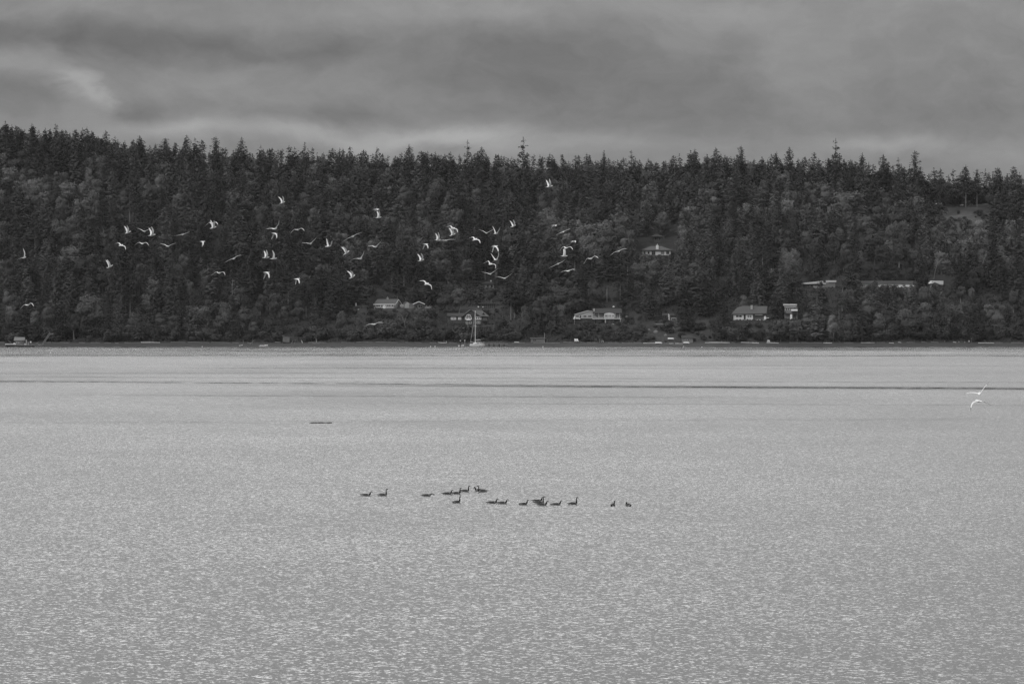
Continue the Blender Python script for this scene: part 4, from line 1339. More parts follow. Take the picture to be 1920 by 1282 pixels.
# 12 the pale-roofed houses up on the right
r = house('fascia', 'fascia_house', "low house with a long bright white fascia stepping down to the left", yaw=4)
r.location = at(1538, 539, HG['fascia'].y); r.location.z = HG['fascia'].z
MB().box(-6.0, 1.0, .6, 6, 0, 1.5).build('wall', M['darkwall'], r)
MB().add([(-6.6, -.2, 1.45), (1.2, -.2, 1.75), (1.2, -.2, 2.75), (-6.6, -.2, 1.95), (-6.6, 6.4, 1.45), (1.2, 6.4, 1.75), (1.2, 6.4, 2.75), (-6.6, 6.4, 1.95)],
         [(0, 1, 2, 3), (5, 4, 7, 6), (3, 2, 6, 7), (1, 0, 4, 5), (0, 3, 7, 4), (1, 5, 6, 2)]).build('fascia', M['rooflight'], r)
MB().box(1.3, 6.2, .3, 6, 0, 2.2).build('wing', M['greywall'], r)
MB().box(3.4, 6.5, -.2, 6.3, 2.22, 3.0).build('wing_roof', M['rooflight'], r)
MB().box(1.1, 2.3, -.1, 3, 1.4, 1.9).build('porch_roof', M['offwhite'], r)
for k in range(4): window(r, -5.4 + k * 1.5, .35, 1.1, .85, 1, y=.6, frame='timber')
p = at(1534, 544, HG['fascia'].y - 3); zt = float(terrain(p.x, p.y))
sg_ = MB()
for k in range(5): sg_.box(-2.2 + k * .1, 2.0 + k * .2, k * .6, k * .6 + .6, -.5, .05 + k * .22)
tag(sg_.build('garden_steps', M['driftgrey'], None, (p.x, p.y - 1.5, zt - .2)), "grey terraced steps below the white fascia house", 'steps')
r = house('long', 'long_white_house', "very long white-walled building glimpsed in pieces between the trees", yaw=0)
r.location = at(1665, 537, HG['long'].y); r.location.z = HG['long'].z - .2
MB().box(-12, 11.5, .5, 6, 0, 2.0).build('wall', M['gel'], r)
MB().add([(-12.4, -.2, 2.0), (11.8, -.2, 2.0), (11.8, 3.2, 3.0), (-12.4, 3.2, 3.0), (-12.4, 6.5, 2.0), (11.8, 6.5, 2.0)], [(0, 1, 2, 3), (3, 2, 5, 4), (0, 3, 4), (1, 5, 2), (0, 4, 5, 1)]).build('roof', M['roofdark'], r)
for k in range(8): window(r, -11.2 + k * 2.85, .6, 1.3, .9, 2, y=.5, frame='offwhite')
r = house('end', 'end_house', "small bright white house at the right end of the row of roofs", yaw=3)
r.location = at(1758, 535.5, HG['end'].y); r.location.z = HG['end'].z
MB().box(-2.4, 2.2, .3, 5, -.5, .9).build('wall', M['greywall'], r)
MB().extrude_y([(-2.9, 1.0), (-2.6, .8), (-1.3, 1.5), (.1, 1.0), (1.0, .55), (2.3, .55), (2.3, 2.1), (-2.2, 2.1)], -.2, 5.2).build('roof', M['white'], r)
window(r, -1.9, -.3, 1.4, .9, 1, y=.3, frame='timber'); window(r, .2, -.3, 1.4, .9, 1, y=.3, frame='timber')
r = house('topshed', 'hilltop_shed', "tiny white shed high on the slope among the dome-topped trees", 'shed', yaw=15)
gable_shell(r, 2.6, 2.4, 1.2, .6, 'paleboard', 'roof', over=.2)
window(r, -.5, .3, .8, .6, 1, frame='timber')
r = house('toproof', 'hilltop_shelter', "small pale-roofed shelter at the left end of the ridge clearing", 'shelter')
MB().add([(-1.9, -.8, 1.5), (1.3, -.8, 1.5), (1.9, 1.2, 2.2), (-1.3, 1.2, 2.2), (-1.9, -.8, 1.38), (1.3, -.8, 1.38), (1.9, 1.2, 2.08), (-1.3, 1.2, 2.08)],
         [(0, 1, 2, 3), (7, 6, 5, 4), (0, 4, 5, 1), (1, 5, 6, 2), (2, 6, 7, 3), (3, 7, 4, 0)]).build('roof', M['paleboard'], r)
for (x_, y_) in ((-1.3, -.5), (1.0, -.5), (-1.0, .9), (1.3, .9)): MB().box(x_, x_ + .12, y_, y_ + .12, -.3, 1.4 + (.55 if y_ > 0 else .05)).build('post', M['timber'], r)

# the white tarpaulin roof among the trees
p = at(1328.5, 615, SHORE + 40); zt = float(terrain(p.x, p.y))
r = empty('tarpaulin_shelter', (p.x, p.y, zt)); tag(r, "bright white slanting tarpaulin roof among the trees left of the bungalow", 'shelter')
h0 = at(1328, 613.3, p.y).z - zt; h1 = at(1328, 608.5, p.y + 1.5).z - zt
MB().add([(-1.7, -1, h0), (1.0, -1, h0), (1.55, 1.2, h1), (-1.1, 1.2, h1), (-1.7, -1, h0 - .1), (1.0, -1, h0 - .1), (1.55, 1.2, h1 - .1), (-1.1, 1.2, h1 - .1)],
         [(0, 1, 2, 3), (7, 6, 5, 4), (0, 4, 5, 1), (1, 5, 6, 2), (2, 6, 7, 3), (3, 7, 4, 0)]).build('roof', M['white'], r)
for (x_, y_, hh) in ((-1.5, -.9, h0), (.85, -.9, h0), (-.95, 1.0, h1), (1.35, 1.0, h1)): MB().tube([(x_, y_, -.5), (x_, y_, hh - .1)], .06, 5).build('post', M['timber'], r)

# ------------------------------------------------------------------ along the shore
def shore_pt(px, s, dz=0.0):
    Y_ = SHORE + s
    x_ = (px - 960) / F * Y_
    return Vector((x_, Y_, float(terrain(x_, Y_)) + dz))


# the boathouse (dark, low) with its pole
r = empty('boathouse', shore_pt(1010, 13.5)); tag(r, "low grey boathouse with a flat roof and flagpole at the top of the beach", 'boathouse')
MB().box(-3.0, 2.1, 0, 3.5, -.4, 1.45).build('wall', M['timber'], r)
MB().box(-3.3, 2.5, -.4, 3.8, 1.46, 1.66).build('roof', M['driftgrey'], r)
MB().box(2.12, 3.6, .4, 3, -.4, 1.2).build('side_wall', M['darkwall'], r)
MB().box(2.2, 2.9, .3, .39, -.1, 1.0).build('door', M['glass'], r)
MB().tube([(2.2, -.1, -.3), (2.2, -.1, 3.6)], .045, 6).build('flagpole', M['offwhite'], r)
window(r, -2.2, .4, 1.3, .7, 2, frame='timber')
o = MB().add([(-3.4, .8, -.4), (3.2, .5, -.4), (3.0, 3.6, 1.9), (-1.6, 3.6, 2.1)], [(0, 1, 2, 3)])
# the small shed with two windows
r = empty('boat_shed', shore_pt(1289, 13.0)); tag(r, "grey boat shed with twin dark windows behind a white upturned dinghy", 'shed')
gable_shell(r, 4.1, 3.4, 1.75, .85, 'greywall', 'roofdark', over=.25, base=.8)
window(r, -.9, .85, .75, .7, 1, frame='paleboard'); window(r, .05, .85, .75, .7, 1, frame='paleboard')
MB().box(-2.9, -2.1, .5, 2.6, -.6, 1.4).build('side_store', M['darkwall'], r)
# the tilted beach hut
r = empty('beach_hut', shore_pt(537, 13.0), 0.12); tag(r, "square grey board hut leaning on stilts above the beach", 'hut')
r.rotation_euler = (0, math.radians(4), .12)
MB().box(-1.4, 1.1, 0, 2, .35, 2.35).build('wall', M['greywall'], r)
MB().add([(-1.7, -.3, 2.55), (1.9, -.3, 2.3), (1.9, 2.4, 2.3), (-1.7, 2.4, 2.55), (-1.7, -.3, 2.42), (1.9, -.3, 2.17), (1.9, 2.4, 2.17), (-1.7, 2.4, 2.42)],
         [(0, 1, 2, 3), (7, 6, 5, 4), (0, 4, 5, 1), (1, 5, 6, 2), (2, 6, 7, 3), (3, 7, 4, 0)]).build('roof', M['driftgrey'], r)
window(r, -.9, .9, 1.1, .9, 1, frame='timber', pane='curtain')
MB().box(-1.6, 2.0, -.5, 2.1, .18, .34).build('deck', M['darktimber'], r)
for x_ in (-1.4, .2, 1.8): MB().tube([(x_, -.4, .2), (x_ - .3, -.5, -1.0)], .09, 5).build('stilt', M['timber'], r)


def hull(L=4.5, Bm=1.7, H=.6, name='hull', m='gel', parent=None, sheer=.18, flip=False, n=9):
    """open boat hull: stations from stern to bow; closed, with an inner skin"""
    st = []
    for i in range(n):
        q = i / (n - 1)
        w = Bm / 2 * (0.80 + .45 * q - .1) * (1 - q ** 3.2) ** .75 if q < 1 else 0.02
        w = max(.02, min(Bm / 2, w))
        zt = H + sheer * (2 * q - .8) ** 2 * (1 if q > .4 else .3)
        keel = .0 if q < .7 else (q - .7) ** 2 * 3.2 * H
        x_ = -L / 2 + L * q
        out = [(x_, -w, zt), (x_ + .0, -w * .86, zt * .45 + keel * .5), (x_, -w * .45, keel * .9 + .05), (x_, 0, keel), (x_, w * .45, keel * .9 + .05), (x_, w * .86, zt * .45 + keel * .5), (x_, w, zt)]
        inn = [(x_ * .97, w * .88, zt - .01), (x_ * .97, w * .6, zt * .5 + .1), (x_ * .97, 0, max(.15, keel + .12)), (x_ * .97, -w * .6, zt * .5 + .1), (x_ * .97, -w * .88, zt - .01)]
        st.append(out + inn)
    k = len(st[0])
    vs = [p for s_ in st for p in s_]
    fs = []
    for i in range(n - 1):
        for j in range(k):
            j2 = (j + 1) % k
            fs.append((i * k + j, (i + 1) * k + j, (i + 1) * k + j2, i * k + j2))
    fs.append(tuple(range(k)))
    fs.append(tuple(range((n - 1) * k + k - 1, (n - 1) * k - 1, -1)))
    if flip:
        vs = [(a, b_, H + .35 - c) for a, b_, c in vs]
    mb = MB().add(vs, fs)
    return mb.build(name, M[m], parent, smooth=True)


# upturned white dinghies and the beached boats
for (px, s, L, rz, words) in ((1235, 10.5, 2.7, 0.1, "upturned white dinghy lying on the beach left of the boat shed"),
                              (1258, 17, 2.4, 0.0, "upturned white dinghy on the grass just above the beach"),
                              (1287, 10.8, 2.3, 0.05, "long white upturned dinghy in front of the boat shed"),
                              (969, 12.5, 1.9, 0.0, "small pale upturned kayak beside the low boathouse")):
    r = empty('dinghy', shore_pt(px, s, -.15 if px != 1258 else .15), rz); tag(r, words, 'dinghy', 'dinghies on the shore')
    hull(L, 1.1 if px != 969 else .6, .42 if px != 969 else .25, 'hull', 'gel' if px != 969 else 'offwhite', r, flip=True)
    MB().box(-L / 2 + .2, L / 2 - .5, -.03, .03, (.42 if px != 969 else .25) + .33, (.42 if px != 969 else .25) + .39).build('keel', M['offwhite'], r)
for (px, s, L, m_, words, rz) in ((494, .8, 3.4, 'gel', "white runabout with a small windscreen beached at the waterline", .35),
                              (452, 2.0, 1.6, 'offwhite', "small pale tender at the waterline left of the runabout", .9),
                              (864.5, .6, 2.2, 'gel', "low white skiff tied by the piles left of the sailboat", .1)):
    r = empty('small_boat', shore_pt(px, s, 0), rz); r.location.z = max(-.08, r.location.z - .05)
    tag(r, words, 'boat', 'small boats at the waterline')
    hull(L, 1.5 if L > 2 else .9, .55 if L > 2 else .4, 'hull', m_, r)
    MB().box(-L * .2, -L * .12, -.5 if L > 2 else -.25, .5 if L > 2 else .25, .32, .38).build('seat', M['timber'], r)
    if L > 3:
        MB().add([(.2, -.6, .55), (.2, .6, .55), (-.1, .5, 1.05), (-.1, -.5, 1.05), (.26, -.6, .55), (.26, .6, .55), (-.04, .5, 1.05), (-.04, -.5, 1.05)],
                 [(0, 1, 2, 3), (7, 6, 5, 4), (0, 4, 5, 1), (1, 5, 6, 2), (2, 6, 7, 3), (3, 7, 4, 0)]).build('windscreen', M['curtain'], r)
        MB().box(.25, 1.3, -.5, .5, .5, .72).build('foredeck', M['gel'], r)
        MB().box(-1.75, -1.5, -.15, .15, .1, .95).build('outboard_motor', M['black'], r)

# white beach chairs, in two pairs
chair_src = None
for (px, words) in ((1079.2, "white slatted beach chair, left one of the pair nearer the boathouse"), (1082.8, "white slatted beach chair, right one of the pair nearer the boathouse"),
                    (1125.6, "white slatted beach chair, left one of the pair below the balcony house"), (1129.2, "white slatted beach chair, right one of the pair below the balcony house")):
    loc = shore_pt(px, 14.2, .02)
    if chair_src is None:
        r = empty('beach_chair', loc, .3)
        MB().box(-.3, .3, -.45, .25, .28, .34).build('seat', M['white'], r)
        MB().add([(-.32, .15, .25), (.32, .15, .25), (.32, .55, 1.15), (-.32, .55, 1.15), (-.32, .21, .23), (.32, .21, .23), (.32, .61, 1.13), (-.32, .61, 1.13)],
                 [(0, 1, 2, 3), (7, 6, 5, 4), (0, 4, 5, 1), (1, 5, 6, 2), (2, 6, 7, 3), (3, 7, 4, 0)]).build('backrest', M['white'], r)
        for sx in (-1, 1):
            MB().box(sx * .36 - .07, sx * .36 + .07, -.5, .3, .52, .56).build('armrest', M['white'], r)
            MB().box(sx * .36 - .04, sx * .36 + .04, -.46, -.38, -.1, .52).build('leg', M['white'], r)
            MB().box(sx * .36 - .04, sx * .36 + .04, .2, .28, -.1, .52).build('leg', M['white'], r)
        chair_src = r
    else:
        r = chair_src.copy(); COL.objects.link(r); r.location = loc
        for ch in chair_src.children:
            c = ch.copy(); COL.objects.link(c); c.parent = r
    tag(r, words, 'beach chair', 'white beach chairs')

# the little white tent
r = empty('beach_tent', shore_pt(1441, 14.3)); tag(r, "little white tent pitched at the top of the beach below the bungalow", 'tent')
MB().add([(-.65, -.5, -.1), (.65, -.5, -.1), (.65, .8, -.1), (-.65, .8, -.1), (-.12, 0, 1.35), (.14, .2, 1.35)], [(0, 1, 5, 4), (1, 2, 5), (2, 3, 4, 5), (3, 0, 4), (0, 3, 2, 1)]).build('canvas', M['canvas'], r)
MB().tube([(-.12, 0, 1.3), (-.12, 0, 1.55)], .03, 5).build('pole', M['timber'], r)

# the jetty: deck on piles running to the right of the sailboat, and the two capped piles
r = empty('jetty', (wx(922, SHORE - 3.5), SHORE - 3.5, 0)); tag(r, "narrow timber jetty on dark piles reaching from the bank to the sailboat", 'jetty')
jx0, jx1 = (898 - 922) / F * SHORE, (952 - 922) / F * SHORE
MB().box(jx0, jx1, -.7, .7, 1.12, 1.32).build('deck', M['driftgrey'], r)
rl = MB(); rl.box(jx0, jx1 - 1, -.70, -.64, 1.75, 1.83)
for k in range(7): rl.box(jx0 + .1 + k * 1.5, jx0 + .18 + k * 1.5, -.70, -.64, 1.30, 1.75)
rl.build('railing', M['driftgrey'], r)
for px in (908, 917, 926, 936, 945):
    for yy in (-.55, .55):
        MB().tube([((px - 922) / F * SHORE, yy, -1), ((px - 922) / F * SHORE, yy, 1.12)], .2, 7).build('pile', M['black'], r)
r2 = shore_pt(948, 9)
for (px, hh, words) in ((863.2, 2.5, "dark mooring pile with a pale cap, left of the taller one"), (871.5, 2.6, "pale-sided mooring pile with a white cap nearest the sailboat")):
    r = empty('mooring_pile', (wx(px, SHORE - 2.5), SHORE - 2.5, 0)); tag(r, words, 'mooring pile', 'mooring piles by the sailboat')
    MB().tube([(0, 0, -1), (0, 0, hh - .35)], [.2, .17], 8).build('shaft', M['darktimber'] if px < 866 else M['timber'], r)
    MB().tube([(0, 0, hh - .35), (0, 0, hh - .05), (0, 0, hh)], [.22, .2, .04], 8).build('cap', M['offwhite'], r)

# the sailboat, bow to the left and towards the viewer
p = on_water(893.5, 650.6)
r = empty('sailboat', (wx(893.5, SHORE - 6), SHORE - 6, .15), math.radians(180 + 50)); tag(r, "white sailboat with bare mast and furled foresail moored at the jetty", 'sailboat')
L_, Bm_ = 7.4, 2.5
vs, fs = [], []
ns, nk = 11, 9
for i in range(ns):
    q = i / (ns - 1)
    w = Bm_ / 2 * (math.sin(math.pi * (0.30 + .70 * q)) ** .75 if q < 1 else 0.0)
    w = max(w, .03)
    zt = .95 + .25 * max(0, q - .4) + .05 * (1 - q)
    zk = -.35 + .95 * max(0, q - .82) / .18 * .6 + (.15 if q < .08 else 0)
    x_ = -L_ / 2 + L_ * q + (.35 * 0)
    for j in range(nk):
        a = math.pi * j / (nk - 1)
        yy = -math.copysign(abs(math.cos(a)) ** .3, math.cos(a)) * w * 1.04 if abs(math.cos(a)) > 1e-6 else 0.0
        if j in (0, nk - 1): yy *= .95
        zz = zt - (zt - zk) * math.sin(a) ** .7
        vs.append((x_ + (zz - zt) * (-.35 if q > .9 else 0), yy, zz))
for i in range(ns - 1):
    for j in range(nk - 1):
        fs.append((i * nk + j, (i + 1) * nk + j, (i + 1) * nk + j + 1, i * nk + j + 1))
    fs.append((i * nk, i * nk + nk - 1, (i + 1) * nk + nk - 1, (i + 1) * nk))
fs.append(tuple(range(nk - 1, -1, -1))); fs.append(tuple((ns - 1) * nk + j for j in range(nk)))
MB().add(vs, fs).build('hull', M['gel'], r, smooth=False)
MB().add([(-1.2, -.75, .98), (1.6, -.5, 1.1), (1.6, .5, 1.1), (-1.2, .75, .98), (-1.0, -.62, 1.45), (1.1, -.4, 1.42), (1.1, .4, 1.42), (-1.0, .62, 1.45)],
         [(3, 2, 1, 0), (4, 5, 6, 7), (0, 1, 5, 4), (1, 2, 6, 5), (2, 3, 7, 6), (3, 0, 4, 7)]).build('cabin', M['gel'], r)
MB().box(-.7, .7, -.74, -.69, 1.15, 1.3).box(-.7, .7, .69, .74, 1.15, 1.3).build('cabin_window', M['glass'], r)
MB().box(-3.2, -1.35, -.75, -.6, 1.0, 1.25).box(-3.2, -1.35, .6, .75, 1.0, 1.25).build('coaming', M['gel'], r)
MB().tube([(.75, 0, 1.35), (.75, 0, 13.3)], [.13, .09], 8).build('mast', M['gel'], r)
MB().tube([(.65, 0, 2.3), (-2.4, 0, 2.35)], [.09, .08], 7).build('boom', M['offwhite'], r)
MB().tube([(.5, 0, 2.48), (-1, 0, 2.55), (-2.3, 0, 2.5)], [.10, .16, .08], 7).build('sail_cover', M['canvas'], r)
MB().tube([(3.5, 0, 1.4), (3.35, 0, 2.0), (2.0, 0, 7.6), (.85, 0, 12.9)], [.03, .07, .07, .03], 6).build('furled_sail', M['paleboard'], r)
MB().box(.70, .80, -.75, .75, 7.6, 7.68).box(.70, .80, -.5, .5, 4.4, 4.46).build('spreader', M['offwhite'], r)
for sy in (-1, 1): MB().tube([(.6, sy * 1.15, 1.05), (.75, sy * .74, 7.62), (.75, 0, 13.1)], .025, 4).build('shroud', M['steel'], r)
MB().tube([(-3.6, 0, 1.0), (.75, 0, 13.2)], .022, 4).build('backstay', M['steel'], r)
pl = MB()
for sy in (-1, 1): pl.tube([(-3.5, sy * .85, 1.0), (-3.5, sy * .85, 1.7), (-1.0, sy * 1.15, 1.65), (2.4, sy * .8, 1.75), (3.5, 0, 1.85)], .03, 4)
pl.build('guard_rail', M['alu'], r)
MB().tube([(.6, 0, 7.2), (.45, 0, 7.5), (.6, 0, 7.8)], [.1, .18, .1], 6).build('radar', M['white'], r)
MB().box(-2.3, -1.2, -.6, .6, 1.7, 1.78).box(-2.3, -2.24, -.55, -.5, 1.2, 1.7).box(-2.3, -2.24, .5, .55, 1.2, 1.7).build('spray_hood', M['canvas'], r)
# a tender behind the stern
r = empty('small_boat', (wx(901, SHORE - 6.5), SHORE - 6.5, 0), 2.5); tag(r, "grey tender nosed in between the sailboat stern and the jetty", 'boat', 'small boats at the waterline')
hull(2.0, 1.0, .5, 'hull', 'hullgrey', r); MB().box(-.3, -.1, -.35, .35, .32, .37).build('seat', M['timber'], r)
MB().box(-1.12, -.9, -.12, .12, .2, .9).build('outboard_motor', M['offwhite'], r)

# the work barge at the left edge
bx = wx(38, SHORE - 4)
def BX(px): return (px - 38) / F * (SHORE - 4)
r = empty('work_barge', (bx, SHORE - 4, 0)); tag(r, "dark work barge carrying a pitched-roof deckhouse, moored at the left edge", 'barge')
MB().box(BX(11), BX(63), -1.6, 1.8, .0, .55).box(BX(12), BX(62), -1.5, 1.7, -.3, 0).build('hull', M['black'], r)
MB().box(BX(11), BX(63), -1.65, 1.85, .552, .68).build('deck', M['driftgrey'], r)
dh = MB().box(BX(29), BX(44), -.6, 1.4, .682, 2.35).build('deckhouse', M['timber'], r)
MB().extrude_x([(-1.0, 2.3), (-1.0, 2.42), (.6, 3.65), (1.9, 2.4), (1.9, 2.3)][::-1], BX(26.5), BX(46.5)).build('roof', M['greywall'], dh)
window(dh, BX(31), 1.2, 1.0, .8, 1, y=-.6, frame='paleboard', pane='curtain'); window(dh, BX(38), 1.2, .8, .8, 1, y=-.6, frame='paleboard')
MB().box(BX(41), BX(41.6), -.9, -.8, .68, 2.2).add([(BX(41), -.9, .7), (BX(43), -1.1, .7), (BX(41), -.9, 1.9)], [(0, 1, 2)]).build('ladder', M['driftgrey'], r)
MB().tube([(BX(49.5), -.3, .68), (BX(49.5), -.3, 2.7)], .14, 6).build('post', M['offwhite'], r)
MB().tube([(BX(53), -.3, .68), (BX(53), -.3, 1.9)], .12, 6).build('post', M['paleboard'], r)
for (px, z0, z1, rr, m_, words, nm, cat) in ((47.8, .69, 1.35, .24, 'offwhite', "pale drum standing on the barge deck right of the deckhouse", 'drum', 'drum'),
                                         (45.3, .69, 1.1, .18, 'driftgrey', "short grey drum beside the pale one on the barge deck", 'drum', 'drum'),
                                         (58.2, 1.55, 2.1, .28, 'white', "bright white tank raised on a stand at the right end of the barge", 'water_tank', 'water tank')):
    t_ = empty(nm, (bx + BX(px), SHORE - 4.8, z0)); tag(t_, words, cat)
    mb = MB(); mb.tube([(0, 0, 0), (0, 0, (z1 - z0) * .5), (0, 0, z1 - z0)], [rr * .95, rr, rr * .95], 10); mb.build('barrel', M[m_], t_)
    if nm == 'water_tank':
        MB().box(-.05, .05, -.05, .05, -.87, 0).box(-.25, .25, -.25, .25, -.05, -.001).build('stand', M['darktimber'], t_)
    else:
        MB().tube([(0, 0, z1 - z0), (0, 0, z1 - z0 + .04)], rr * .8, 10).build('lid', M['driftgrey'], t_)
# the white boat lying alongside on the barge, with its boom
r = empty('small_boat', (wx(19.8, SHORE - 5.6), SHORE - 5.6, .72)); tag(r, "long white flat boat hanging over the left end of the work barge", 'boat', 'small boats at the waterline')
hull(4.0, 1.3, .36, 'hull', 'gel', r); MB().box(-.6, -.4, -.45, .45, .22, .27).build('seat', M['timber'], r)
MB().tube([(.15, 0, .2), (.15, 0, 1.0), (-1.0, 0, 1.75)], .09, 6).build('davit', M['driftgrey'], r)
MB().tube([(1.35, 0, .25), (1.35, 0, .95)], [.26, .22], 8).build('console', M['offwhite'], r)
# the gangway and the heap of timbers
r = empty('gangway', (wx(80, SHORE + 2), SHORE + 2, .3)); tag(r, "steep lattice gangway slanting up from the barge to the bank", 'gangway')
gx1, gz1 = (94 - 80) / F * SHORE, 4.3
g1 = MB(); g2 = MB()
for yy in (-.4, .4):
    g1.tube([(0, yy, .3), (gx1, yy, gz1)], .09, 5); g2.tube([(0, yy, 1.1), (gx1 - .1, yy, gz1 + .8)], .06, 5)
    for k in range(8):
        q = k / 7; g2.tube([(gx1 * q, yy, .3 + (gz1 - .3) * q), (gx1 * min(1, q + .07), yy, 1.1 + (gz1 - .3) * q)], .05, 4)
for k in range(10): g1.tube([(gx1 * k / 9, -.4, .3 + (gz1 - .3) * k / 9), (gx1 * k / 9, .4, .3 + (gz1 - .3) * k / 9)], .05, 4)
g1.build('ramp', M['timber'], r); g2.build('handrail', M['driftgrey'], r)
MB().tube([(.1, 0, -.6), (.5, 0, 2.0)], .12, 6).tube([(-.6, 0, -.6), (.45, 0, 1.9)], .09, 6).tube([(gx1, 0, gz1), (gx1 + 1.1, .3, gz1 + .2)], .28, 6).build('support', M['timber'], r)

# driftwood along the top of the beach: photograph x range, distance up the beach, brightness, thickness
def near_words(px):
    marks = [(36, "the work barge"), (494, "the beached runabout"), (537, "the leaning hut"), (893, "the sailboat"), (1010, "the low boathouse"),
             (1104, "the beach chairs"), (1235, "the upturned dinghies"), (1289, "the boat shed"), (1441, "the little white tent"), (1817, "the sign post")]
    m_, w = min(marks, key=lambda q: abs(q[0] - px))
    d_ = px - m_
    far = '' if abs(d_) < 25 else 'a little ' if abs(d_) < 60 else 'well ' if abs(d_) < 140 else 'far '
    return (f"{far}{'right' if d_ > 0 else 'left'} of {w}").strip()


LOGS = [(0, 8, 12.5, 1, .13), (84, 96, 12.8, 0, .12), (98, 112, 12.6, 0, .10), (112, 130, 12.7, 0, .12), (148, 160, 12.6, 0, .11), (170, 188, 12.7, 1, .10), (196, 208, 12.2, 0, .1), (216, 222, 11.2, 1, .14),
        (233, 262, 12.6, 0, .12), (264, 300, 12.5, 2, .17), (320, 348, 12.7, 1, .11), (352, 392, 12.5, 1, .12), (396, 432, 12.6, 1, .11), (436, 448, 12.4, 1, .1), (464, 472, 12.0, 0, .1),
        (516, 526, 13.2, 1, .2), (578, 612, 12.8, 1, .14), (586, 600, 10.5, 0, .1), (640, 664, 12.6, 1, .1), (668, 700, 12.7, 1, .11), (704, 746, 12.8, 1, .11), (760, 790, 12.7, 0, .1), (806, 818, 12.6, 1, .12), (822, 837, 12.7, 2, .14), (842, 856, 12.6, 0, .1),
        (960, 984, 12.0, 0, .1), (1000, 1050, 11.4, 1, .13), (1056, 1076, 12.6, 1, .12), (1088, 1098, 12.6, 1, .1), (1100, 1120, 12.4, 0, .12), (1140, 1160, 12.4, 0, .1), (1166, 1186, 12.6, 1, .1), (1188, 1204, 12.6, 1, .12),
        (1206, 1230, 11.2, 2, .13), (1244, 1252, 10.6, 1, .11), (1254, 1263, 10.4, 2, .13), (1266, 1280, 10.2, 2, .13), (1322, 1330, 12.2, 2, .14), (1329, 1368, 12.0, 3, .19), (1372, 1378, 12.4, 1, .1), (1389, 1412, 12.2, 2, .15), (1410, 1423, 11.0, 3, .2),
        (1437, 1460, 11.6, 2, .14), (1480, 1500, 12.5, 1, .1), (1502, 1542, 12.6, 1, .13), (1544, 1560, 12.0, 2, .15), (1582, 1600, 12.6, 1, .13), (1614, 1640, 12.6, 2, .14), (1644, 1660, 12.8, 1, .1), (1667, 1676, 11.2, 2, .16), (1684, 1690, 12.7, 2, .14),
        (1700, 1716, 12.6, 0, .1), (1728, 1738, 12.7, 1, .11), (1746, 1760, 12.6, 1, .1), (1787, 1793, 12.8, 3, .14), (1834, 1864, 11.8, 3, .15), (1866, 1880, 12.6, 1, .1), (1896, 1918, 12.6, 1, .13)]
used = {}
for (x0, x1, s, br, th) in LOGS:
    pa, pb_ = shore_pt(x0, s + .3), shore_pt(x1, s - .2)
    mid = (pa + pb_) / 2
    rr_ = random.Random(x0)
    n = 6
    pts = []
    for k in range(n):
        q = k / (n - 1)
        pt = pa.lerp(pb_, q) - mid
        pts.append((pt.x, pt.y + rr_.uniform(-.15, .15), pt.z + th * .7 + rr_.uniform(-.03, .06)))
    mb = MB().tube(pts, [th * rr_.uniform(.85, 1.15) * (1.15 - .35 * k / n) for k in range(n)], 7)
    if (x1 - x0) > 15:
        mb.tube([pts[3], (pts[3][0] + .3, pts[3][1] - .1, pts[3][2] + th * 2.6)], [th * .4, th * .15], 5)
    o = mb.build('driftwood_log', M['drift' if br >= 2 else 'driftgrey'], None, mid)
    length = 'very long' if x1 - x0 > 34 else 'long' if x1 - x0 > 20 else 'short' if x1 - x0 < 11 else ''
    shade = {0: 'dull grey', 1: 'grey', 2: 'bleached', 3: 'bright bleached'}[br]
    w = ' '.join(f"{length} {shade} driftwood log on the beach {near_words((x0 + x1) / 2)}".split())
    used[w] = used.get(w, 0) + 1
    if used[w] > 1: w = ' '.join(f"{length} {shade} log {['', '', 'next along', 'third along', 'fourth along', 'fifth along'][min(5, used[w])]} on the beach {near_words((x0 + x1) / 2)}".split())
    tag(o, w, 'driftwood log', 'driftwood along the beach')
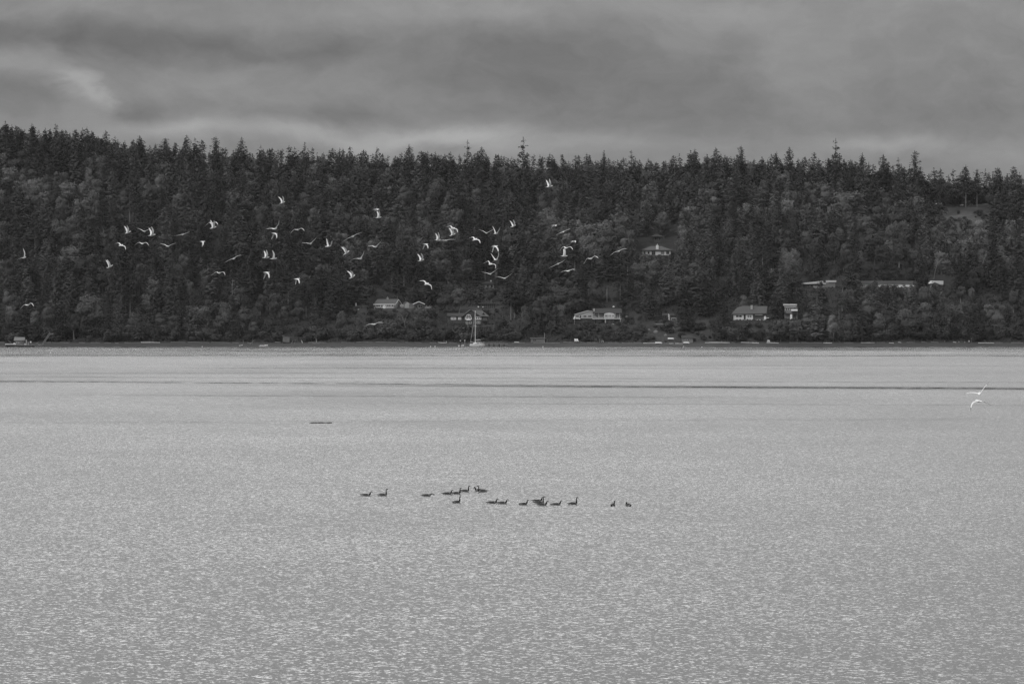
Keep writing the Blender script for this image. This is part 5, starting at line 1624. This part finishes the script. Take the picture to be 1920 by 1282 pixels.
# leaning driftwood, heap by the gangway and by the runabout
for (px, s, a, L_, th, m_, words) in ((546, 11, 62, 1.6, .10, 'driftgrey', "grey pole leaning against the right side of the tilted hut"), (552, 11, 75, 1.6, .08, 'driftgrey', "second thinner pole leaning right of the tilted hut"),
                                      (567, 13, 112, 1.1, .16, 'drift', "bright short stump leaning left on the beach right of the hut"), (593, 13.5, 92, 1.5, .09, 'drift', "thin upright bleached stake right of the tilted hut"),
                                      (468, 8, 45, 2.6, .12, 'driftgrey', "slanting grey root log just left of the beached runabout"), (473, 8.5, 85, 2.4, .07, 'driftgrey', "upright root spike just left of the beached runabout"),
                                      (456, 11, 90, 1.4, .07, 'driftgrey', "thin stake above the small pale tender"), (837, 13, 100, .8, .12, 'drift', "short white upright stump at the end of a beach log"),
                                      (66, 9, 30, 1.6, .1, 'driftgrey', "short timber propped at the right end of the barge"), (70, 6, 5, 2.6, .14, 'driftgrey', "grey timber lying at the foot of the gangway"),
                                      (74, 7, 150, 1.5, .1, 'driftgrey', "crossed timber in the heap at the gangway foot"), (1821, 13, 88, 1.9, .06, 'driftgrey', "thin grey stake behind the small sign box"),
                                      (1798, 13, 90, .5, .1, 'drift', "little pale stump left of the sign box"), (1809, 13, 90, .5, .09, 'drift', "little pale stump nearest the left of the sign box"),
                                      (1771, 13.5, 90, .5, .08, 'driftgrey', "small grey stump left of the bright short log")):
    p = shore_pt(px, s, 0)
    c_, s__ = math.cos(math.radians(a)), math.sin(math.radians(a))
    o = MB().tube([(-c_ * .1, 0, -.15), (c_ * L_ * .5 + .03, .05, s__ * L_ * .5), (c_ * L_, .1, s__ * L_ + (.12 if a < 20 else 0))], [th, th * .9, th * .6], 6).build('driftwood_stake', M[m_], None, p)
    tag(o, words, 'driftwood', 'driftwood stakes and stumps')
# the sign box at right
r = empty('beach_sign', shore_pt(1817, 13)); tag(r, "small pale sign box on a post above the beach at the right", 'sign')
MB().box(-.28, .28, -.05, .05, .25, .85).build('board', M['paleboard'], r)
MB().box(-.05, .05, .052, .14, -.3, .8).build('post', M['timber'], r)

# mooring buoys
for (px, py, rr, words) in ((95, 661.5, .24, "white buoy floating right of the work barge"), (383, 649.6, .2, "tiny white buoy near the left part of the far shore"), (808, 649.8, .24, "left one of two white buoys floating left of the sailboat"),
                            (817, 649.4, .26, "right one of two white buoys floating left of the sailboat"), (1018, 650.2, .22, "white buoy floating in front of the low boathouse"),
                            (1279.5, 649.6, .2, "tiny white buoy in front of the boat shed"), (1316, 651.2, .2, "tiny pale buoy right of the boat shed"), (855, 653.5, .1, "tiny white speck of a buoy left of the mooring piles")):
    p = on_water(px, py)
    r = empty('mooring_buoy', (p.x, min(p.y, SHORE - 1), 0)); tag(r, words, 'buoy', 'mooring buoys off the far shore')
    MB().tube([(0, 0, -rr * .8), (0, 0, -rr * .3), (0, 0, rr * .3), (0, 0, rr * .9), (0, 0, rr * 1.15)], [rr * .4, rr * .95, rr, rr * .55, .02], 10).build('float', M['white'], r, smooth=True)
    MB().tube([(0, 0, rr * 1.1), (0, 0, rr * 1.5)], [.03, .03], 5).build('ring', M['steel'], r)

# the floating log in mid-water
p = on_water(601, 793.2)
pts = [(-1.4, 0, .0), (-1.05, .02, .05), (-.5, .0, .035), (0, .03, .055), (.6, .0, .03), (1.1, .02, .05), (1.42, .03, .045)]
o = MB().tube(pts, [.03, .07, .075, .085, .075, .085, .07], 8).tube([(-.6, 0, .05), (-.52, .1, .2)], [.03, .015], 5).build('floating_log', M['wetlog'], None, p)
tag(o, "long thin dark log floating alone on the open water", 'floating log')

# ------------------------------------------------------------------ dead and bare trees
def branch_tree(name, px, py, s, segs, m_, words, cat='dead tree'):
    """segs: (list of px/py points, radius at the start, is_trunk); a bare tree drawn branch by branch"""
    Y0 = SHORE + s
    base = at(px, py, Y0)
    r = empty(name, base); tag(r, words, cat, 'bare and dead trees on the slope')
    rr_ = random.Random(px)
    for (pp, rad, tr) in segs:
        pts = []
        for i, (a, b_) in enumerate(pp):
            q = at(a, b_, Y0) - base
            pts.append((q.x, q.y + (0 if tr else rr_.uniform(-.8, .8) * (i > 0)), q.z))
        MB().tube(pts, [rad * (1 - .75 * i / (len(pts) - 1)) for i in range(len(pts))], 6).build('trunk' if tr else 'branch', M[m_], r)


branch_tree('dead_tree', 436, 590, 50, [([(436, 592), (436, 560), (435, 540), (437, 522)], .2, True), ([(436, 560), (430, 559), (427, 561)], .1, False), ([(436, 561), (443, 560), (447, 562)], .1, False),
            ([(436, 568), (430, 566), (424, 570)], .12, False), ([(436, 567), (444, 566), (450, 570)], .12, False), ([(435, 548), (430, 546), (428, 548)], .08, False), ([(436, 549), (442, 546)], .08, False),
            ([(436, 540), (441, 537)], .07, False), ([(435, 534), (431, 531)], .06, False), ([(436, 556), (441, 553)], .07, False), ([(436, 528), (440, 524)], .06, False)], 'dead', "pale dead conifer with short level branches above the beached runabout")
branch_tree('dead_tree', 451, 640, 22, [([(451, 640), (451, 628), (449, 618), (446, 610)], .16, True), ([(450, 622), (445, 622), (441, 628)], .1, False), ([(450, 620), (455, 622), (458, 629)], .1, False),
            ([(449, 616), (443, 613)], .08, False), ([(450, 618), (455, 613), (459, 610)], .1, False), ([(449, 614), (452, 607)], .07, False), ([(455, 613), (453, 608)], .06, False)], 'dead', "small bare forked snag with drooping arms just above the beach")
branch_tree('bare_tree', 889, 634, 24, [([(889, 634), (884, 628), (879, 622), (877, 610), (875, 602)], .26, True), ([(880, 624), (874, 628), (868, 626), (862, 620), (856, 611)], .22, False), ([(884, 628), (886, 622), (885, 618)], .12, False),
            ([(877, 612), (881, 606)], .08, False), ([(862, 620), (858, 620)], .07, False)], 'pale_bark', "bare tree with a long curved limb left of the sailboat", 'bare tree')
branch_tree('bare_tree', 748, 622, 30, [([(762, 622), (758, 604), (753, 592), (747, 586)], .14, True), ([(758, 604), (762, 592), (766, 586)], .09, False), ([(756, 598), (752, 590), (752, 584)], .07, False), ([(757, 600), (750, 598), (744, 593)], .07, False)],
            'pale_bark', "thin bare branching tree below the white cottage", 'bare tree')
branch_tree('bare_tree', 1751, 524, 80, [([(1751, 524), (1753, 510), (1758, 492), (1760, 482)], .15, True), ([(1758, 492), (1756, 484), (1751, 476)], .12, False), ([(1757, 496), (1764, 488)], .1, False)],
            'pale_bark', "pale curved bare trunk above the small end house", 'bare tree')
branch_tree('bare_tree', 1841, 505, 95, [([(1841, 506), (1843, 492), (1848, 480), (1853, 472)], .24, True), ([(1845, 486), (1838, 478), (1832, 474)], .13, False), ([(1848, 480), (1849, 470)], .1, False)],
            'pale_bark', "forked pale trunk on the far right slope", 'bare tree')
branch_tree('bare_tree', 1620, 600, 60, [([(1579, 608), (1579, 580), (1578, 556), (1580, 540)], .2, True), ([(1579, 575), (1573, 570)], .1, False), ([(1579, 566), (1586, 562)], .1, False), ([(1579, 556), (1573, 552)], .08, False), ([(1579, 560), (1587, 557)], .08, False)],
            'dead', "grey dead tree with feathery side branches right of the fascia house")
branch_tree('dead_tree', 519, 545, 62, [([(519, 545), (519, 515), (518, 492), (518, 484)], .11, True), ([(519, 500), (521, 497)], .05, False)], 'bark', "straight thin dead stem rising beside the wing-up gull", 'dead tree')
branch_tree('dead_tree', 389, 520, 78, [([(389, 520), (389, 506), (389, 494)], .1, True), ([(389, 506), (391, 503)], .05, False)], 'pale_bark', "short bare dead stem right of the leaning-wing gull")

# ------------------------------------------------------------------ gulls
def lerp(a, b_, q): return a + (b_ - a) * q


def make_gull(wl, wr, sweep=0.12, size=1.0, tail=1.0, headturn=0.0):
    """one continuous bird: a lofted body with the wings grown out of its sides.
    wl, wr = (inner, outer) wing angles above the horizontal, degrees; forward is +x, left is +y."""
    # body rings: x, z, half width, half height, material (0 white, 1 grey, 2 tip, 3 bill)
    rings = [(-.300, .012, .050 * tail, .006), (-.235, .010, .042, .012), (-.175, .004, .034, .026), (-.11, 0, .048, .045), (-.03, -.004, .058, .058), (.05, -.004, .060, .060),
             (.12, .002, .050, .050), (.165, .012, .034, .036), (.20, .018, .033, .034), (.235, .018, .026, .026), (.258, .013, .010, .011), (.298, .006, .003, .004)]
    K = 12
    vs, fs, mi = [], [], []
    for (x, z, hw, hh) in rings:
        yo = headturn * max(0, x - .12)
        for k in range(K):
            a = 2 * math.pi * k / K
            vs.append(Vector((x, yo + math.cos(a) * hw, z + math.sin(a) * hh)))
    # open one cell row on each side between rings 3..6 for the wings: angular index K-1..1 (left) and 5..7 (right)
    hole = {}
    for i in range(len(rings) - 1):
        for k in range(K):
            k2 = (k + 1) % K
            if 3 <= i <= 5 and k in (K - 1, 0): continue
            if 3 <= i <= 5 and k in (5, 6): continue
            fs.append((i * K + k, i * K + k2, (i + 1) * K + k2, (i + 1) * K + k))
            top = 0 < k < 5
            mi.append(3 if i >= 10 else 1 if (top and 2 <= i <= 6) else 0)
    fs.append(tuple(range(K))); mi.append(0)
    L = (len(rings) - 1) * K
    fs.append(tuple(range(L + K - 1, L - 1, -1))); mi.append(3)
    for side, ang in ((1, wl), (-1, wr)):
        if side == 1: up, md, dn = 1, 0, K - 1
        else: up, md, dn = 5, 6, 7
        top = [i * K + up for i in (3, 4, 5, 6)]
        bot = [i * K + dn for i in (3, 4, 5, 6)]
        loop = top + [6 * K + md] + bot[::-1] + [3 * K + md]      # rear to front over the top, back underneath
        prev = loop
        a0, a1 = math.radians(ang[0]), math.radians(ang[1])
        secs = []
        y, z, x = .05, .012, .015
        segs = [(.09, .0, .165, a0, .018), (.10, .035, .150, a0, .016), (.10, .030, .135, lerp(a0, a1, .35), .013), (.10, -.01, .122, lerp(a0, a1, .8), .011),
                (.10, -.045, .100, a1, .009), (.10, -.06, .072, a1, .007), (.09, -.065, .038, a1 - .05, .005), (.05, -.045, .010, a1 - .08, .003)]
        for (dl, dxx, ch, aa, th) in segs:
            y += math.cos(aa) * dl; z += math.sin(aa) * dl; x += dxx * (sweep / .12)
            ch *= .96
            xs_ = [x - ch * .5, x - ch * .2, x + ch * .15, x + ch * .42]
            nx, nz = -math.sin(aa), math.cos(aa)
            pts = []
            for q, xx in enumerate(xs_):
                hgt = th * (.35, .9, 1.1, .7)[q]
                pts.append(Vector((xx, side * (y + nx * hgt), z + nz * hgt)))
            pts.append(Vector((x + ch * .5, side * y, z)))
            for q, xx in list(enumerate(xs_))[::-1]:
                hgt = th * (.35, .5, .5, .45)[q]
                pts.append(Vector((xx, side * (y - nx * hgt), z - nz * hgt)))
            pts.append(Vector((x - ch * .56, side * y, z)))
            secs.append(pts)
        for si, pts in enumerate(secs):
            o = len(vs); vs += pts
            cur = list(range(o, o + 10))
            for k in range(10):
                k2 = (k + 1) % 10
                f = (prev[k], cur[k], cur[k2], prev[k2])
                fs.append(f if side == -1 else f[::-1])
                up_ = k in (0, 1, 2, 3, 9)
                mi.append(2 if si >= 6 and (up_ or si == 7) else 1 if (up_ and k not in (3, 9)) else 0)
            prev = cur
        fs.append(tuple(prev) if side == -1 else tuple(prev[::-1])); mi.append(2)
    mb = MB(); mb.v = [tuple(p * size) for p in vs]; mb.f = fs; mb.mi = mi
    return mb


POSE = {'V': ((32, 22), (32, 22)), 'U': ((62, 66), (62, 66)), 'A': ((22, -48), (22, -48)), 'G': ((10, -10), (10, -10)), 'D': ((-25, -62), (-25, -62)), 'F': ((3, 0), (3, 0)),
        'UL': ((70, 74), (8, -4)), 'UR': ((8, -4), (70, 74)), 'H': ((45, 70), (45, 70)), 'B': ((14, -32), (14, -32)),
        'LD': ((-22, -52), (-8, -30)), 'RU': ((12, 4), (52, 44))}
# px, py, heading (0 right, 90 away, 180 left, -90 towards the camera), nose up, bank, pose, distance, words
GULLS = [
    (45, 483, 60, 8, -14, 'UR', 225, "leftmost of the high gulls, one wing straight up and the other level"),
    (52, 572, 70, 5, -8, 'A', 225, "lone gull with arched drooping wings, low at the left above the barge"),
    (206, 500, 20, 25, 0, 'U', 232, "gull with folded-back raised wings flying alone left of the three lowest trunks"),
    (240, 436, 30, 20, 0, 'U', 240, "small gull with raised wings, left end of the upper left cluster"),
    (227, 460, 60, 10, 28, 'B', 250, "small slanting gull below the left end of the upper left cluster"),
    (271, 434, 80, 0, -2, 'V', 240, "gull in a shallow V just left of the large wing-up gull"),
    (285, 441, 25, 10, 0, 'H', 205, "large gull with one tall raised wing in the upper left cluster"),
    (267, 457, 80, 5, 4, 'A', 238, "gull with wings bent down like a flat M below the large wing-up gull"),
    (315, 462, 75, 0, 0, 'V', 225, "gull in an open V right of the upper left cluster"),
    (342, 440, 82, 0, -12, 'F', 245, "gull gliding nearly edge-on in a thin straight line"),
    (398, 419, 70, 10, -4, 'A', 250, "arched upper gull of the overlapping pair at the left"),
    (400, 427, 30, 15, 8, 'U', 225, "lower bright gull of the overlapping pair at the left"),
    (380, 453, 10, 0, 0, 'D', 290, "tiny dark and white gull below the overlapping pair"),
    (438, 485, 75, 5, -26, 'G', 210, "wide slanting gull with long bowed wings left of centre"),
    (411, 512, 72, 0, 0, 'A', 225, "gull making an inverted V below the wide slanting one"),
    (530, 380, 35, 20, 0, 'U', 250, "highest small gull in the left half of the flock"),
    (516, 429, 65, 10, -26, 'V', 200, "gull with one very long wing reaching up right, in a tangle of two"),
    (515, 438, 30, -5, 0, 'D', 240, "lower gull of the tangle of two left of centre"),
    (558, 431, 72, 0, -8, 'A', 220, "gull in an inverted V right of the tangle of two"),
    (582, 457, 75, 0, -20, 'V', 215, "gull in a wide V with a steep right wing above the dark gap"),
    (616, 462, 40, 5, 20, 'H', 225, "gull with blurred broad wings right of the wide V"),
    (499, 483, 20, 5, 0, 'H', 225, "gull with both wings raised, left one of a close pair"),
    (513, 485, 5, 3, 0, 'U', 225, "gull with wings straight up, right one of a close pair"),
    (500, 511, 30, 0, 0, 'D', 220, "gull with its wings swept down below the close pair"),
    (557, 523, 25, 5, 0, 'D', 250, "small gull with wings down above the tilted hut"),
    (706, 393, 10, 0, 0, 'B', 260, "flat pale gull without visible wing tips, top of a pair above the cottage"),
    (710, 408, 20, 5, 0, 'U', 250, "gull with one wing up directly below the flat pale one"),
    (661, 444, 80, 0, -24, 'G', 195, "long-winged gliding gull tilted up to the right, alone left of centre"),
    (650, 474, 15, 35, 0, 'U', 225, "climbing gull with raised wing below the long-winged glider"),
    (676, 485, 60, 5, -28, 'V', 225, "gull in a lopsided V right of the climbing one"),
    (704, 463, 65, 5, -18, 'V', 235, "gull in a slanting line with a raised right wing above the cottage"),
    (661, 519, 25, 30, 0, 'U', 225, "climbing gull alone halfway between the flock and the cottage"),
    (702, 608, 78, 3, -10, 'G', 208, "lowest gull gliding on spread wings below the white cottage"),
    (798, 458, 30, 0, 0, 'D', 270, "small faint gull with wings down left of the pair touching wings"),
    (790, 488, 25, 15, 0, 'H', 225, "gull with a raised wing above the lone round tree"),
    (800, 532, 60, 15, 34, 'B', 225, "slanting gull heading up right just above the round grey tree"),
    (821, 450, 25, 5, 0, 'U', 245, "left gull of the pair that seem to touch wings"),
    (836, 451, 84, 0, -6, 'G', 215, "flat wide gull, right one of the pair that seem to touch wings"),
    (849, 428, 55, 10, 22, 'B', 245, "upper gull of two stacked right above the touching pair"),
    (849, 440, 25, 22, 8, 'U', 240, "lower gull of two stacked right above the touching pair"),
    (891, 449, 45, 18, 22, 'B', 240, "slanting gull left of the open V gulls above the sailboat"),
    (912, 437, 80, 0, -2, 'V', 240, "gull in an open V high above the sailboat"),
    (930, 438, 55, 5, 10, 'U', 235, "gull with an upright right wing beside the open V"),
    (928, 462, 30, 5, 0, 'D', 225, "gull with wings swept down in the column above the sailboat"),
    (930, 487, 60, 10, -8, 'H', 225, "upper gull of the overlapping pair in the column above the sailboat"),
    (920, 495, 62, 10, 24, 'A', 225, "lower arched gull of the overlapping pair above the sailboat"),
    (919, 514, 80, 0, -8, 'V', 225, "gull in a clean V just above the half-hidden lodge"),
    (946, 522, 80, 0, -8, 'V', 225, "gull in a wide V right of the one above the half-hidden lodge"),
    (963, 424, 30, 20, 0, 'H', 260, "small gull alone between the sailboat column and the right cluster"),
    (1030, 350, 20, 12, 0, 'H', 220, "topmost gull of all, wings raised against the pale dome tree"),
    (1039, 423, 15, 0, 0, 'B', 280, "tiny flat gull left of the slanting ones in the right cluster"),
    (1056, 435, 75, 5, -26, 'F', 235, "thin slanting gull at the top of the right cluster"),
    (1075, 453, 20, 5, 0, 'B', 280, "tiny bright gull without visible wings in the right cluster"),
    (1062, 465, 65, 5, 0, 'A', 225, "arched gull just above the upright-winged one in the right cluster"),
    (1058, 480, 10, 0, 0, 'U', 235, "gull with one wing straight up in the middle of the right cluster"),
    (1046, 495, 80, 0, -24, 'F', 210, "long straight-winged gull slanting up right in the right cluster"),
    (1066, 508, 60, 10, -12, 'G', 235, "lowest gull of the right cluster, broad wings tilted"),
    (1108, 485, 68, 5, -14, 'A', 205, "boomerang-shaped gull alone right of the right cluster"),
    (1160, 471, 78, 3, -20, 'G', 215, "slanting gull left of the hip-roofed house, the farthest right of the flock"),
    (1836, 738, 82, 8, 0, 'RU', 150, "upper gull of the pair skimming the water at the far right, wings raised"),
    (1835, 751.5, 118, 6, 0, 'LD', 150, "lower gull of the pair at the far right, wings bent down over the water")]
for (px, py, yaw, pitch, roll, pose, Y_, words) in GULLS:
    wl, wr = POSE[pose]
    rr_ = random.Random(px * 7 + py)
    j = lambda a: (a[0] + rr_.uniform(-6, 6), a[1] + rr_.uniform(-9, 9))
    mb = make_gull(j(wl), j(wr), sweep=.12 * (rr_.uniform(.25, .7) if pose in 'UHDURUL' else rr_.uniform(.7, 1.4)), headturn=rr_.uniform(-.3, .3))
    o = mb.build('gull', [M['f_white'], M['f_grey'], M['f_tip'], M['bill']], None, at(px, py, Y_), smooth=True)
    m_ = Matrix.Rotation(math.radians(yaw), 4, 'Z') @ Matrix.Rotation(math.radians(-pitch), 4, 'Y') @ Matrix.Rotation(math.radians(roll), 4, 'X')
    o.rotation_euler = m_.to_euler()
    tag(o, words, 'gull', 'gulls in flight over the water')


# ------------------------------------------------------------------ geese
def make_goose(neck='up', size=1.0):
    """a swimming goose as one loft along its spine, tail to bill; the waterline is z=0"""
    # spine: x, z, half width, half height, zone (0 brown, 1 rump, 2 black neck, 3 cheek, 4 bill, 5 black tail)
    body = [(-.50, .135, .015, .006, 5), (-.44, .130, .050, .016, 5), (-.38, .115, .070, .040, 1), (-.30, .090, .100, .080, 1), (-.18, .070, .135, .120, 0), (-.04, .065, .152, .142, 0), (.10, .065, .145, .140, 0),
            (.21, .075, .118, .120, 0), (.285, .115, .082, .085, 6)]
    necks = {
        'up': [(.315, .190, .050, .055, 2), (.325, .270, .036, .038, 2), (.325, .350, .031, .033, 2), (.335, .425, .031, .034, 2), (.365, .480, .036, .040, 3), (.410, .490, .037, .037, 3), (.445, .480, .024, .024, 2), (.465, .472, .016, .014, 4), (.515, .460, .007, .006, 4)],
        'mid': [(.335, .170, .050, .055, 2), (.365, .235, .037, .040, 2), (.385, .295, .032, .034, 2), (.410, .345, .033, .036, 3), (.455, .355, .037, .036, 3), (.490, .342, .024, .024, 2), (.510, .334, .016, .014, 4), (.560, .320, .007, .006, 4)],
        'low': [(.345, .145, .050, .052, 2), (.420, .185, .036, .038, 2), (.490, .200, .032, .033, 2), (.560, .185, .033, .035, 3), (.605, .160, .035, .034, 3), (.640, .138, .023, .022, 2), (.660, .125, .015, .013, 4), (.705, .095, .007, .006, 4)],
        'tall': [(.310, .200, .048, .052, 2), (.312, .300, .034, .036, 2), (.312, .400, .029, .031, 2), (.320, .490, .030, .033, 2), (.350, .545, .035, .038, 3), (.395, .552, .035, .035, 3), (.430, .542, .023, .023, 2), (.450, .532, .015, .013, 4), (.498, .518, .007, .006, 4)],
        'back': [(.300, .185, .052, .055, 2), (.290, .250, .038, .040, 2), (.240, .300, .034, .036, 2), (.180, .305, .034, .036, 2), (.130, .285, .034, .034, 3), (.100, .262, .024, .024, 3), (.075, .245, .014, .012, 4), (.045, .225, .006, .006, 4)],
        'preen': [(.325, .190, .050, .054, 2), (.350, .265, .036, .038, 2), (.385, .320, .032, .034, 2), (.430, .330, .032, .034, 2), (.455, .285, .034, .034, 3), (.450, .245, .026, .024, 3), (.442, .215, .015, .013, 4), (.430, .175, .007, .006, 4)]}
    necks = {k_: [(a, b, c * 1.22, d * 1.22, e) for a, b, c, d, e in v_] for k_, v_ in necks.items()}
    sp = body + necks[neck]
    K = 14
    vs, fs, mi = [], [], []
    P = [Vector((q[0], 0, q[1])) for q in sp]
    for i, (x, z, hw, hh, zn) in enumerate(sp):
        a = P[max(0, i - 1)]; b_ = P[min(len(P) - 1, i + 1)]
        d = (b_ - a).normalized()
        if i < 8: d = (d * .3 + Vector((1, 0, 0)) * .7).normalized()
        nrm = Vector((-d.z, 0, d.x))
        for k in range(K):
            t_ = 2 * math.pi * k / K
            vs.append(P[i] + Vector((0, math.cos(t_) * hw, 0)) + nrm * math.sin(t_) * hh)
    for i in range(len(sp) - 1):
        zn = sp[i + 1][4] if i >= 7 else sp[i][4]
        for k in range(K):
            k2 = (k + 1) % K
            fs.append((i * K + k, i * K + k2, (i + 1) * K + k2, (i + 1) * K + k))
            s_ = math.sin(2 * math.pi * (k + .5) / K)
            if zn == 5: m_ = 0
            elif zn == 1: m_ = 3 if s_ < .1 else 1
            elif zn == 0: m_ = 1 if s_ > .12 else 2
            elif zn == 6: m_ = 2
            elif zn == 3: m_ = 3 if s_ < -.1 else 0
            elif zn == 4: m_ = 0
            else: m_ = 0
            mi.append(m_)
    fs.append(tuple(range(K))); mi.append(0)
    L = (len(sp) - 1) * K
    fs.append(tuple(range(L + K - 1, L - 1, -1))); mi.append(0)
    mb = MB(); mb.v = [tuple(p * size) for p in vs]; mb.f = fs; mb.mi = mi
    return mb


# px, py of the waterline, heading, neck, words
GEESE = [(686, 929.3, -4, 'mid', "leftmost goose, neck half lowered and pale rump showing"), (717, 929.2, 3, 'tall', "second goose from the left with its head held high"),
         (799, 930.0, 0, 'low', "goose stretching its neck low along the water, third from the left"), (838, 926.5, 4, 'mid', "goose with a short upright neck, rear one of the close trio"),
         (855, 925.8, 0, 'up', "middle goose of the close trio, overlapping its neighbour"), (871, 921.5, 2, 'up', "front goose of the close trio, farthest out with a straight neck"),
         (905, 922.0, 182, 'up', "goose facing left at the right end of the far row"), (899, 920.2, 176, 'preen', "goose facing left with its neck bent down, half behind another"),
         (856, 942.5, 42, 'up', "goose turned partly away below the close trio"), (922, 943.5, 5, 'mid', "left goose of the pair left of the middle cluster"),
         (941, 944.3, 0, 'mid', "right goose of the pair left of the middle cluster"), (981, 946.3, 35, 'mid', "single goose turned partly away, just left of the cluster of three"),
         (1007, 940.2, 2, 'mid', "farthest goose in the cluster of three"), (1011, 944.0, 0, 'tall', "middle goose in the cluster of three with the tallest neck"),
         (1016, 947.3, -8, 'mid', "nearest goose in the cluster of three"), (1042, 946.8, 8, 'mid', "goose swimming alone just right of the cluster of three"),
         (1074, 945.6, 20, 'tall', "goose with a very tall straight neck, right of the cluster"), (1149, 948.0, 70, 'mid', "goose seen from behind, second from the right"),
         (1178, 948.0, 118, 'back', "rightmost goose, resting with its head drawn back")]
for (px, py, yaw, nk_, words) in GEESE:
    p = on_water(px, py)
    mb = make_goose(nk_, .93)
    o = mb.build('goose', [M['g_black'], M['g_brown'], M['g_flank'], M['g_white']], None, (p.x, p.y, -.012), smooth=True)
    o.rotation_euler = (0, 0, math.radians(yaw))
    tag(o, words, 'goose', 'geese swimming on the bay')

# ------------------------------------------------------------------ the damp air over the bay
hz = bpy.data.materials.new('damp_air')
hz.use_nodes = True
hz.node_tree.nodes.clear()
vo = hz.node_tree.nodes.new('ShaderNodeOutputMaterial')
pv = hz.node_tree.nodes.new('ShaderNodeVolumePrincipled')
pv.inputs['Color'].default_value = (0.9, 0.9, 0.9, 1)
pv.inputs['Density'].default_value = 0.000022
hz.node_tree.links.new(pv.outputs[0], vo.inputs['Volume'])
o = MB().box(-4200, 4200, -800, 3000, -6, 140).build('haze', hz)
tag(o, kind='stuff')
sc.cycles.volume_bounces = 0
